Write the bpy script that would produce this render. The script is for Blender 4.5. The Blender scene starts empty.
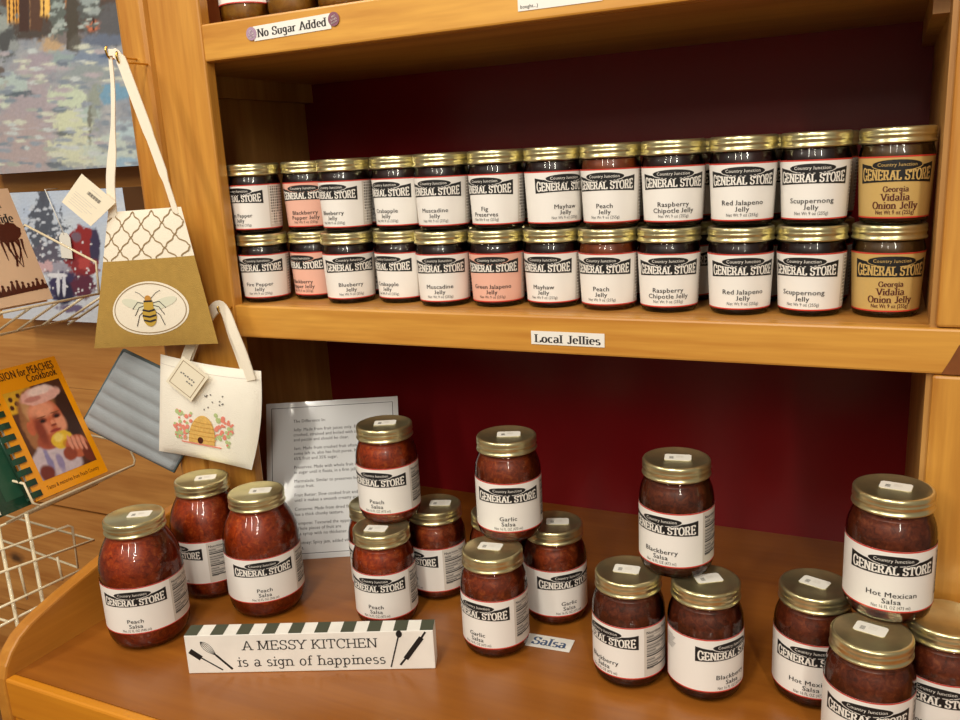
import bpy, bmesh, math, random
from mathutils import Vector, Matrix
random.seed(7)
PI = math.pi
scene = bpy.context.scene
COL = scene.collection

# ------------------------------------------------------------------ camera, world, lights, exposure
CAM = Vector((0.7942, -0.8790, 0.5699)); YAW, PIT, ROL = 0.45247, 0.23237, -0.05233
def make_camera():
    fwd = Vector((-math.sin(YAW)*math.cos(PIT), math.cos(YAW)*math.cos(PIT), -math.sin(PIT)))
    rt = Vector((math.cos(YAW), math.sin(YAW), 0)); up = rt.cross(fwd)
    c, s = math.cos(ROL), math.sin(ROL)
    r2 = c*rt + s*up; u2 = -s*rt + c*up
    cd = bpy.data.cameras.new('camera'); cd.sensor_width = 36; cd.lens = 844.06/960*36; cd.clip_start = 0.02
    co = bpy.data.objects.new('camera', cd); COL.objects.link(co)
    m = Matrix((r2, u2, -fwd)).transposed().to_4x4(); m.translation = CAM
    co.matrix_world = m; scene.camera = co
make_camera()
w = bpy.data.worlds.new('world'); scene.world = w; w.use_nodes = True
w.node_tree.nodes['Background'].inputs[0].default_value = (1.0, 0.86, 0.68, 1)
w.node_tree.nodes['Background'].inputs[1].default_value = 0.19
def area(name, loc, size, power, target, col=(1, 0.84, 0.62)):
    l = bpy.data.lights.new(name, 'AREA'); l.shape = 'RECTANGLE'; l.size, l.size_y = size
    l.energy = power; l.color = col
    o = bpy.data.objects.new(name, l); COL.objects.link(o); o.location = loc
    o.rotation_euler = (Vector(target)-Vector(loc)).to_track_quat('-Z', 'Y').to_euler()
LC = (1, 0.94, 0.82)
area('ceiling_light', (0.45, -1.30, 1.95), (0.14, 1.2), 19, (0.40, -0.3, 0.0), LC)
area('ceiling_light', (-0.90, -1.20, 1.95), (0.14, 1.2), 18, (-0.5, 0.1, 0.3), LC)
area('ceiling_light', (1.70, -2.30, 1.95), (0.14, 1.2), 22, (0.5, 0.0, 0.3), LC)
area('ceiling_light', (-0.35, -2.90, 1.95), (0.14, 1.2), 14, (0.2, 0.0, 0.3), LC)  # extra strip, added to give the jar glass more highlights
area('ceiling_light', (0.75, -3.00, 1.95), (0.14, 1.2), 14, (0.4, 0.0, 0.3), LC)  # second added strip, also there for highlights on the glass
area('ceiling_light', (2.60, -4.30, 1.95), (0.14, 1.2), 18, (0.2, 0.2, 0.4), LC)  # distant low light, added to brighten the inside of the shelf
scene.view_settings.view_transform = 'Standard'; scene.view_settings.look = 'None'
scene.view_settings.gamma = 1.0; scene.view_settings.use_curve_mapping = False
scene.view_settings.exposure = 0.0

# ------------------------------------------------------------------ materials
def lin(c):
    def f(x):
        x /= 255.0
        return x/12.92 if x <= 0.04045 else ((x+0.055)/1.055)**2.4
    return (f(c[0]), f(c[1]), f(c[2]), 1)
def nn(t, kind, **kw):
    n = t.nodes.new(kind)
    for k, v in kw.items():
        if k.startswith('i_'): n.inputs[k[2:].replace('_', ' ')].default_value = v
        else: setattr(n, k, v)
    return n
def mat(name, col, rough=0.5, metal=0.0, coat=0.0, var=0.0, vscale=30, bump=0.0, bscale=200, spec=0.5):
    m = bpy.data.materials.new(name); m.use_nodes = True; t = m.node_tree; b = t.nodes['Principled BSDF']
    b.inputs['Base Color'].default_value = lin(col); b.inputs['Roughness'].default_value = rough
    b.inputs['Metallic'].default_value = metal; b.inputs['Coat Weight'].default_value = coat
    b.inputs['Coat Roughness'].default_value = 0.06; b.inputs['Specular IOR Level'].default_value = spec
    tc = nn(t, 'ShaderNodeTexCoord')
    if var:
        n = nn(t, 'ShaderNodeTexNoise', i_Scale=vscale, i_Detail=4.0); t.links.new(tc.outputs['Object'], n.inputs['Vector'])
        r = nn(t, 'ShaderNodeValToRGB'); r.color_ramp.elements[0].position = 0.3; r.color_ramp.elements[1].position = 0.7
        c = lin(col); r.color_ramp.elements[0].color = tuple(x*(1-var) for x in c[:3])+(1,)
        r.color_ramp.elements[1].color = tuple(min(1, x*(1+var)) for x in c[:3])+(1,)
        t.links.new(n.outputs[0], r.inputs[0]); t.links.new(r.outputs[0], b.inputs['Base Color'])
    if bump:
        n2 = nn(t, 'ShaderNodeTexNoise', i_Scale=bscale, i_Detail=3.0); t.links.new(tc.outputs['Object'], n2.inputs['Vector'])
        bp = nn(t, 'ShaderNodeBump', i_Strength=bump, i_Distance=0.002); t.links.new(n2.outputs[0], bp.inputs['Height'])
        t.links.new(bp.outputs[0], b.inputs['Normal'])
    return m
def wood(name, light, dark, axis=0, scale=9.0, rough=0.38, coat=0.25, knots=True, kscale=3.0):
    m = bpy.data.materials.new(name); m.use_nodes = True; t = m.node_tree; b = t.nodes['Principled BSDF']
    tc = nn(t, 'ShaderNodeTexCoord')
    mp = nn(t, 'ShaderNodeMapping'); sc = [1, 1, 1]; sc[axis] = 0.07; mp.inputs['Scale'].default_value = sc
    t.links.new(tc.outputs['Object'], mp.inputs['Vector'])
    n = nn(t, 'ShaderNodeTexNoise', i_Scale=scale*2.2, i_Detail=5.0, i_Roughness=0.6, i_Distortion=0.7); t.links.new(mp.outputs[0], n.inputs['Vector'])
    n2 = nn(t, 'ShaderNodeTexNoise', i_Scale=scale*16, i_Detail=2.0); t.links.new(mp.outputs[0], n2.inputs['Vector'])
    mx = nn(t, 'ShaderNodeMath', operation='MULTIPLY_ADD'); mx.inputs[1].default_value = 0.3
    t.links.new(n2.outputs[0], mx.inputs[0]); t.links.new(n.outputs[0], mx.inputs[2])
    r = nn(t, 'ShaderNodeValToRGB'); r.color_ramp.elements[0].position = 0.42; r.color_ramp.elements[1].position = 0.86
    r.color_ramp.elements[0].color = lin(light); r.color_ramp.elements[1].color = lin(dark)
    t.links.new(mx.outputs[0], r.inputs[0]); out = r.outputs[0]
    if knots:
        mp2 = nn(t, 'ShaderNodeMapping'); s2 = [1, 1, 1]; s2[axis] = 0.55; mp2.inputs['Scale'].default_value = s2; mp2.inputs['Location'].default_value = (0.37, 0.11, 0.23)
        t.links.new(tc.outputs['Object'], mp2.inputs['Vector'])
        nz = nn(t, 'ShaderNodeTexNoise', i_Scale=25.0); t.links.new(mp2.outputs[0], nz.inputs['Vector'])
        ad = nn(t, 'ShaderNodeVectorMath', operation='MULTIPLY_ADD'); ad.inputs[1].default_value = (0.02, 0.02, 0.02)
        t.links.new(nz.outputs['Color'], ad.inputs[0]); t.links.new(mp2.outputs[0], ad.inputs[2])
        vo = nn(t, 'ShaderNodeTexVoronoi', i_Scale=kscale); t.links.new(ad.outputs[0], vo.inputs['Vector'])
        r2 = nn(t, 'ShaderNodeValToRGB'); r2.color_ramp.elements[0].position = 0.03; r2.color_ramp.elements[1].position = 0.085
        r2.color_ramp.elements[0].color = (1, 1, 1, 1); r2.color_ramp.elements[1].color = (0, 0, 0, 1)
        t.links.new(vo.outputs['Distance'], r2.inputs[0])
        mm = nn(t, 'ShaderNodeMixRGB'); t.links.new(r2.outputs[0], mm.inputs[0]); t.links.new(out, mm.inputs[1])
        mm.inputs[2].default_value = lin(tuple(x*0.5 for x in dark)); out = mm.outputs[0]
    t.links.new(out, b.inputs['Base Color']); b.inputs['Roughness'].default_value = rough
    b.inputs['Coat Weight'].default_value = coat; b.inputs['Coat Roughness'].default_value = 0.25
    return m
M = {}
M['pine_x'] = wood('varnished_pine_along_x', (224, 166, 72), (180, 114, 38), 0)
M['pine_z'] = wood('varnished_pine_along_z', (218, 158, 68), (168, 104, 34), 2)
M['panel_z'] = wood('pine_side_panel', (198, 148, 80), (158, 108, 48), 2, rough=0.5, coat=0.1)
M['under'] = wood('pine_shelf_board', (196, 140, 66), (160, 104, 40), 0, rough=0.45, coat=0.15)
M['counter'] = wood('stained_counter_wood', (168, 102, 34), (136, 76, 22), 0, scale=6, rough=0.33, coat=0.35, knots=False)
M['lip'] = wood('counter_edge_wood', (226, 150, 36), (200, 122, 22), 0, scale=7, rough=0.35, coat=0.3, knots=False)
M['endb'] = wood('end_board_wood', (204, 138, 50), (170, 104, 30), 1, scale=7, rough=0.4, coat=0.2, knots=False)
M['wallpine'] = wood('knotty_pine_boards', (218, 158, 84), (172, 108, 46), 0, scale=8, rough=0.5, coat=0.1, kscale=4.0)
M['seam'] = mat('board_gap_shadow', (60, 34, 14), 0.8)
M['maroon'] = mat('maroon_painted_panel', (126, 20, 25), 0.28, spec=0.4, var=0.08, vscale=5)
M['gold'] = mat('gold_lid_metal', (222, 212, 164), 0.28, 0.92, var=0.08, vscale=60)
M['goldtop'] = mat('gold_lid_top', (176, 150, 84), 0.3, 0.88)
M['sticker'] = mat('price_sticker_paper', (238, 234, 224), 0.6)
M['greyink'] = mat('grey_ink', (120, 116, 112), 0.7)
M['paper'] = mat('white_label_paper', (244, 240, 234), 0.45, coat=0.1)
M['pink'] = mat('pink_label_paper', (238, 184, 164), 0.45, coat=0.1)
M['tan'] = mat('tan_label_paper', (202, 168, 100), 0.45, coat=0.1)
M['nutri'] = mat('nutrition_panel_paper', (216, 208, 198), 0.45)
M['red'] = mat('red_label_border', (206, 58, 44), 0.5)
M['black'] = mat('black_ink', (18, 17, 18), 0.55)
M['ink'] = mat('dark_text_ink', (44, 40, 42), 0.6)
M['white'] = mat('white_ink', (240, 236, 228), 0.5)
M['dkred'] = mat('dark_red_ink', (84, 24, 20), 0.6)
M['blueink'] = mat('slate_blue_ink', (70, 92, 128), 0.6)
M['brass'] = mat('brass', (206, 170, 84), 0.25, 1.0)
M['wire'] = mat('cream_coated_wire', (226, 210, 176), 0.4, coat=0.2)
M['cotton'] = mat('cream_cotton', (244, 234, 214), 0.9, bump=0.3, bscale=900)
M['canvascloth'] = mat('white_canvas_cloth', (246, 240, 226), 0.9, var=0.03, vscale=20, bump=0.4, bscale=700)
M['mustard'] = mat('mustard_canvas_cloth', (176, 140, 66), 0.9, var=0.06, vscale=90, bump=0.5, bscale=900)
M['trellis'] = mat('brown_trellis_print', (150, 124, 88), 0.9)
M['tagpaper'] = mat('cream_hang_tag', (240, 230, 206), 0.7)
M['quilt'] = mat('grey_quilted_cloth', (158, 165, 170), 0.75, var=0.05, vscale=40, bump=0.4, bscale=600)
M['piping'] = mat('dark_teal_binding', (84, 98, 100), 0.8)
M['quiltline'] = mat('quilting_thread', (92, 96, 100), 0.8)
M['signwhite'] = mat('whitewashed_wood', (242, 238, 230), 0.6, var=0.05, vscale=30)
M['olive'] = mat('olive_grey_check', (74, 78, 62), 0.6)
M['laminate'] = mat('laminated_paper', (218, 219, 220), 0.22, coat=0.5)
M['lamedge'] = mat('laminate_border', (214, 214, 214), 0.15, coat=0.6)
M['purple'] = mat('purple_round_sticker', (140, 92, 110), 0.35, coat=0.4)
M['purple2'] = mat('dusty_purple_round_sticker', (176, 146, 170), 0.35, coat=0.4)
M['tape'] = mat('clear_tape', (214, 164, 84), 0.15, coat=0.5)
M['orange'] = mat('orange_book_cover', (250, 162, 10), 0.35, coat=0.4)
M['pages'] = mat('book_pages', (230, 220, 200), 0.8)
M['greencover'] = mat('dark_green_book_cover', (20, 62, 44), 0.4, coat=0.3)
M['floor'] = wood('floor_planks', (150, 104, 62), (110, 70, 40), 0, scale=5)
M['skin'] = mat('printed_skin', (196, 110, 74), 0.4)
M['skinl'] = mat('printed_skin_light', (224, 150, 116), 0.4)
M['skind'] = mat('printed_skin_dark', (146, 66, 40), 0.4)
M['hair'] = mat('printed_hair', (150, 96, 56), 0.4)
M['bonnet'] = mat('printed_pink_bonnet', (226, 168, 156), 0.4)
M['photobg'] = mat('printed_dark_background', (92, 44, 28), 0.4, var=0.4, vscale=60)
M['peach'] = mat('printed_peach', (238, 186, 54), 0.4, var=0.15, vscale=120)
M['dress'] = mat('printed_dress', (206, 190, 200), 0.4, var=0.12, vscale=150)
M['tanbook'] = mat('tan_book_cover', (222, 188, 156), 0.45, var=0.06, vscale=12)
M['darkbrown'] = mat('dark_brown_print', (78, 30, 18), 0.5)
M['skyp'] = mat('painted_pale_sky', (196, 210, 226), 0.6, var=0.06, vscale=15)
M['snowp'] = mat('painted_snow', (212, 216, 226), 0.6, var=0.08, vscale=30)
M['firp'] = mat('painted_fir', (74, 82, 92), 0.6, var=0.35, vscale=120)
M['firsnow'] = mat('painted_fir_snow', (150, 160, 168), 0.6)
M['truckp'] = mat('painted_red_truck', (146, 44, 42), 0.55, var=0.25, vscale=60)
M['navyp'] = mat('painted_dark_blue', (54, 54, 86), 0.55, var=0.25, vscale=60)
M['canvside'] = mat('canvas_side', (112, 84, 56), 0.8)
M['bark'] = mat('painted_trunk', (82, 66, 56), 0.6, var=0.3, vscale=90)
M['glow'] = mat('painted_window_light', (238, 170, 76), 0.6, var=0.25, vscale=70)
M['wallp'] = mat('painted_log_wall', (120, 82, 62), 0.6, var=0.25, vscale=50)
M['rosep'] = mat('painted_rose_light', (206, 134, 96), 0.6, var=0.15, vscale=40)
M['bushp'] = mat('painted_bush', (92, 98, 104), 0.6, var=0.25, vscale=60)
M['snowA'] = mat('painted_cream_snow', (206, 208, 186), 0.6, var=0.10, vscale=18)
M['snowB'] = mat('painted_blue_snow', (142, 166, 178), 0.6, var=0.12, vscale=22)
M['snowC'] = mat('painted_lilac_snow', (168, 162, 170), 0.6, var=0.10, vscale=22)
M['hive'] = mat('printed_hive', (222, 178, 96), 0.9, var=0.12, vscale=300)
M['hived'] = mat('printed_hive_line', (196, 140, 60), 0.9)
M['rosef'] = mat('printed_pink_flower', (232, 138, 120), 0.9)
M['greenf'] = mat('printed_green_leaf', (184, 200, 140), 0.9)
M['beey'] = mat('printed_bee_gold', (196, 160, 60), 0.9)
M['beew'] = mat('printed_bee_wing', (222, 222, 200), 0.9)

def painted_snow():
    m = bpy.data.materials.new('painted_snow_field'); m.use_nodes = True; t = m.node_tree; b = t.nodes['Principled BSDF']
    tc = nn(t, 'ShaderNodeTexCoord')
    mp = nn(t, 'ShaderNodeMapping'); mp.inputs['Scale'].default_value = (1, 1, 1.6); t.links.new(tc.outputs['Object'], mp.inputs[0])
    n = nn(t, 'ShaderNodeTexNoise', i_Scale=9.0, i_Detail=6.0, i_Distortion=1.6); t.links.new(mp.outputs[0], n.inputs['Vector'])
    r = nn(t, 'ShaderNodeValToRGB'); e = r.color_ramp.elements
    e[0].position = 0.3; e[0].color = lin((116, 134, 152)); e[1].position = 0.75; e[1].color = lin((206, 208, 190))
    x = e.new(0.45); x.color = lin((150, 162, 172)); x = e.new(0.58); x.color = lin((184, 180, 178))
    t.links.new(n.outputs[0], r.inputs[0]); t.links.new(r.outputs[0], b.inputs['Base Color']); b.inputs['Roughness'].default_value = 0.55
    return m
M['snowfield'] = painted_snow()

def sauce(name, a, bcol, c, vscale=160, coat=0.3):
    m = bpy.data.materials.new(name); m.use_nodes = True; t = m.node_tree; b = t.nodes['Principled BSDF']
    tc = nn(t, 'ShaderNodeTexCoord'); oi = nn(t, 'ShaderNodeObjectInfo')
    off = nn(t, 'ShaderNodeVectorMath', operation='ADD'); t.links.new(tc.outputs['Object'], off.inputs[0]); t.links.new(oi.outputs['Random'], off.inputs[1])
    v = nn(t, 'ShaderNodeTexNoise', i_Scale=vscale, i_Detail=5.0, i_Roughness=0.7, i_Distortion=0.8); t.links.new(off.outputs[0], v.inputs['Vector'])
    r = nn(t, 'ShaderNodeValToRGB'); e = r.color_ramp.elements
    e[0].position = 0.32; e[0].color = lin(a); e[1].position = 0.74; e[1].color = lin(c); x = e.new(0.54); x.color = lin(bcol)
    t.links.new(v.outputs[0], r.inputs[0]); t.links.new(r.outputs[0], b.inputs['Base Color'])
    b.inputs['Roughness'].default_value = 0.35
    b.inputs['Subsurface Weight'].default_value = 0.1; b.inputs['Subsurface Radius'].default_value = (0.012, 0.004, 0.002); b.inputs['Subsurface Scale'].default_value = 1.0
    return m
SAUCE = {
 'peach': sauce('peach_salsa', (116, 36, 12), (176, 64, 20), (216, 112, 42)),
 'garlic': sauce('garlic_salsa', (96, 34, 14), (148, 58, 24), (190, 102, 48)),
 'blackberry': sauce('blackberry_salsa', (68, 28, 14), (110, 46, 24), (146, 76, 42)),
 'mexican': sauce('hot_mexican_salsa', (76, 30, 16), (122, 52, 28), (160, 88, 50)),
 'dark': sauce('dark_jelly', (26, 8, 8), (40, 10, 10), (62, 16, 14), 30),
 'amber': sauce('amber_jelly', (110, 44, 14), (140, 62, 20), (166, 84, 30), 30),
 'brown': sauce('brown_onion_jelly', (70, 46, 18), (92, 62, 26), (110, 78, 36), 40),
 'yellow': sauce('yellow_preserve', (150, 96, 22), (178, 122, 36), (196, 146, 58), 60),
}
def glass():
    m = bpy.data.materials.new('clear_jar_glass'); m.use_nodes = True; t = m.node_tree
    t.nodes.remove(t.nodes['Principled BSDF']); out = t.nodes['Material Output']
    tr = nn(t, 'ShaderNodeBsdfTransparent'); tr.inputs[0].default_value = (0.97, 0.98, 0.97, 1)
    gl = nn(t, 'ShaderNodeBsdfGlossy'); gl.inputs['Roughness'].default_value = 0.03
    fr = nn(t, 'ShaderNodeFresnel'); fr.inputs[0].default_value = 1.5
    mx = nn(t, 'ShaderNodeMixShader'); t.links.new(fr.outputs[0], mx.inputs[0]); t.links.new(tr.outputs[0], mx.inputs[1]); t.links.new(gl.outputs[0], mx.inputs[2])
    t.links.new(mx.outputs[0], out.inputs[0]); return m
M['glass'] = glass()

# ------------------------------------------------------------------ mesh building
class MB:
    def __init__(s): s.v = []; s.f = []; s.mi = []; s.sm = []; s.mats = []
    def slot(s, m):
        if m not in s.mats: s.mats.append(m)
        return s.mats.index(m)
    def add(s, vs, fs, m, smooth=False):
        b = len(s.v); k = s.slot(m); s.v.extend([tuple(x) for x in vs])
        for f in fs: s.f.append([i+b for i in f]); s.mi.append(k); s.sm.append(smooth)
    def box(s, x0, x1, y0, y1, z0, z1, m):
        vs = [(x, y, z) for x in (x0, x1) for y in (y0, y1) for z in (z0, z1)]
        s.add(vs, [(0, 1, 3, 2), (4, 6, 7, 5), (0, 4, 5, 1), (2, 3, 7, 6), (0, 2, 6, 4), (1, 5, 7, 3)], m)
    def lathe(s, prof, n, m, knurl=None, smooth=True):
        # prof: (r, z) bottom to top; knurl: (z0, z1, count, amp)
        vs = []
        for r, z in prof:
            for i in range(n):
                a = 2*PI*i/n; rr = r
                if knurl and knurl[0] <= z <= knurl[1]: rr = r + knurl[3]*(1 if i % 2 else -1)
                vs.append((rr*math.cos(a), rr*math.sin(a), z))
        fs = []
        for j in range(len(prof)-1):
            for i in range(n):
                k = (i+1) % n; fs.append((j*n+i, j*n+k, (j+1)*n+k, (j+1)*n+i))
        if prof[0][0] > 1e-6: fs.append(tuple(reversed(range(n))))
        if prof[-1][0] > 1e-6: fs.append(tuple(range((len(prof)-1)*n, len(prof)*n)))
        s.add(vs, fs, m, smooth)
    def tube(s, pts, r, m, n=8, closed=False):
        pts = [Vector(p) for p in pts]; N = len(pts); vs = []; ref = None
        for i, p in enumerate(pts):
            a = pts[i-1] if (i > 0 or closed) else p; b = pts[(i+1) % N] if (i < N-1 or closed) else p
            t = (b-a).normalized()
            if ref is None: ref = t.orthogonal().normalized()
            ref = (ref - t*ref.dot(t)).normalized(); q = t.cross(ref)
            for k in range(n):
                c = 2*PI*k/n; vs.append(p + r*(math.cos(c)*ref + math.sin(c)*q))
        fs = []
        for i in range(N if closed else N-1):
            j = (i+1) % N
            for k in range(n):
                l = (k+1) % n; fs.append((i*n+k, i*n+l, j*n+l, j*n+k))
        if not closed: fs.append(tuple(reversed(range(n)))); fs.append(tuple(range((N-1)*n, N*n)))
        s.add(vs, fs, m, True)
    def mesh(s, name):
        me = bpy.data.meshes.new(name); me.from_pydata(s.v, [], s.f)
        for m in s.mats: me.materials.append(m)
        me.polygons.foreach_set('material_index', s.mi); me.polygons.foreach_set('use_smooth', s.sm)
        me.update(); return me
    def recalc(s, me):
        bm = bmesh.new(); bm.from_mesh(me); bmesh.ops.remove_doubles(bm, verts=bm.verts, dist=1e-6); bmesh.ops.recalc_face_normals(bm, faces=bm.faces); bm.to_mesh(me); bm.free(); return me
def obj(name, me, parent=None, loc=(0, 0, 0), bevel=0):
    if isinstance(me, MB): me = me.recalc(me.mesh(name))
    o = bpy.data.objects.new(name, me); COL.objects.link(o); o.location = loc
    if parent: o.parent = parent
    if bevel:
        b = o.modifiers.new('bevel', 'BEVEL'); b.width = bevel; b.segments = 2; b.limit_method = 'ANGLE'
    return o
def tag(o, label, cat, group=None):
    o['label'] = label; o['category'] = cat
    if group: o['group'] = group
    return o
def thing(name, label, cat, loc=(0, 0, 0), rot=(0, 0, 0), group=None):
    o = bpy.data.objects.new(name, None); COL.objects.link(o); o.location = loc; o.rotation_euler = rot; o.empty_display_size = 0.02
    return tag(o, label, cat, group)
def struct(name, mb, bevel=0):
    o = obj(name, mb, bevel=bevel); o['kind'] = 'structure'; return o

# ------------------------------------------------------------------ drawing on mapped surfaces
def flat(P, ex, ey, n):
    P, ex, ey, n = map(Vector, (P, ex, ey, n))
    return lambda u, v, o: P + ex*u + ey*v + n*o
def cyl(rf):
    def f(u, v, o):
        r = rf(v); a = u/rf(None); return Vector(((r+o)*math.sin(a), -(r+o)*math.cos(a), v))
    return f
class Draw:
    def __init__(s, mb, f): s.mb = mb; s.f = f
    def grid(s, u0, v0, u1, v1, m, off, nu=1, nv=1, smooth=False, warp=None):
        vs = []
        for j in range(nv+1):
            for i in range(nu+1):
                u = u0+(u1-u0)*i/nu; v = v0+(v1-v0)*j/nv
                if warp: u, v = warp(u, v)
                vs.append(s.f(u, v, off))
        fs = [(j*(nu+1)+i, j*(nu+1)+i+1, (j+1)*(nu+1)+i+1, (j+1)*(nu+1)+i) for j in range(nv) for i in range(nu)]
        s.mb.add(vs, fs, m, smooth)
    def ell(s, cu, cv, ru, rv, m, off, n=28, rot=0, rings=2):
        vs = [s.f(cu, cv, off)]; c, d = math.cos(rot), math.sin(rot)
        for k in range(1, rings+1):
            for i in range(n):
                a = 2*PI*i/n; x = ru*math.cos(a)*k/rings; y = rv*math.sin(a)*k/rings
                vs.append(s.f(cu+x*c-y*d, cv+x*d+y*c, off))
        fs = [(0, 1+i, 1+(i+1) % n) for i in range(n)]
        for k in range(rings-1):
            for i in range(n):
                j = (i+1) % n; fs.append((1+k*n+i, 1+(k+1)*n+i, 1+(k+1)*n+j, 1+k*n+j))
        s.mb.add(vs, fs, m)
    def ribbon(s, pts, w, m, off, closed=False):
        n = len(pts); vs = []
        for i in range(n):
            a = pts[i-1] if (i or closed) else pts[i]; b = pts[(i+1) % n] if (i < n-1 or closed) else pts[i]
            dx, dy = b[0]-a[0], b[1]-a[1]; l = math.hypot(dx, dy) or 1
            ww = w[i] if isinstance(w, (list, tuple)) else w
            nx, ny = -dy/l*ww/2, dx/l*ww/2
            vs += [s.f(pts[i][0]+nx, pts[i][1]+ny, off), s.f(pts[i][0]-nx, pts[i][1]-ny, off)]
        fs = [(2*i, 2*i+1, 2*((i+1) % n)+1, 2*((i+1) % n)) for i in range(n if closed else n-1)]
        s.mb.add(vs, fs, m)
    def poly(s, pts, m, off): s.mb.add([s.f(u, v, off) for u, v in pts], [tuple(range(len(pts)))], m)
    def text(s, st, cu, cv, h, m, off, font='sans', align='c', rot=0, warp=None, sx=1.0, bold=0.0, maxw=None, fit=None):
        vs, fs, wd = (sans(st, bold) if font == 'sans' else serif(st, font))
        k = h
        if maxw and wd*k*sx > maxw: sx = maxw/(wd*k)
        if fit: sx = fit/(wd*k)
        x0 = {'c': -wd/2, 'l': 0, 'r': -wd}[align]; c, d = math.cos(rot), math.sin(rot); out = []
        for x, y in vs:
            X = (x+x0)*k*sx; Y = (y-0.5)*k
            if warp: X, Y = warp(X, Y)
            out.append(s.f(cu+X*c-Y*d, cv+X*d+Y*c, off))
        s.mb.add(out, fs, m)
_sc = {}
def sans(st, bold=0.0):
    key = (st, bold)
    if key in _sc: return _sc[key]
    c = bpy.data.curves.new('lettering', 'FONT'); c.body = st; c.resolution_u = 2; c.size = 1.38; c.space_character = 1.06
    o = bpy.data.objects.new('lettering', c); COL.objects.link(o)
    bpy.context.view_layer.update()
    dg = bpy.context.evaluated_depsgraph_get(); me = bpy.data.meshes.new_from_object(o.evaluated_get(dg))
    vs = [(v.co.x, v.co.y) for v in me.vertices]; fs = [tuple(p.vertices) for p in me.polygons]
    xs = [v[0] for v in vs] or [0]; x0 = min(xs); vs = [(x-x0, y) for x, y in vs]; r = (vs, fs, max(xs)-x0)
    bpy.data.objects.remove(o); bpy.data.meshes.remove(me); bpy.data.curves.remove(c)
    if 'J' in st:      # this face drops the J below the line; lift it on to the line
        par = list(range(len(vs)))
        def root(a):
            while par[a] != a: par[a] = par[par[a]]; a = par[a]
            return a
        for t_ in fs:
            for a in t_[1:]: par[root(a)] = root(t_[0])
        isl = {}
        for a in range(len(vs)): isl.setdefault(root(a), []).append(a)
        for g_ in isl.values():
            y0, y1 = min(vs[a][1] for a in g_), max(vs[a][1] for a in g_)
            if y0 < -0.08 and y1 > 0.8:
                for a in g_: vs[a] = (vs[a][0], (vs[a][1]-y0)/(y1-y0)*y1)
    if bold:
        k = len(vs); vs2, fs2 = [], []
        for q, dx in enumerate((-bold, bold)):
            vs2 += [(x+dx*1.6, y) for x, y in vs]; fs2 += [tuple(a+k*q for a in t_) for t_ in fs]
        r = (vs2, fs2, r[2])
    _sc[key] = r; return r
def arc(cx, cy, rx, ry, a0, a1, n=12):
    return [(cx+rx*math.cos(math.radians(a0+(a1-a0)*i/n)), cy+ry*math.sin(math.radians(a0+(a1-a0)*i/n))) for i in range(n+1)]
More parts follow.
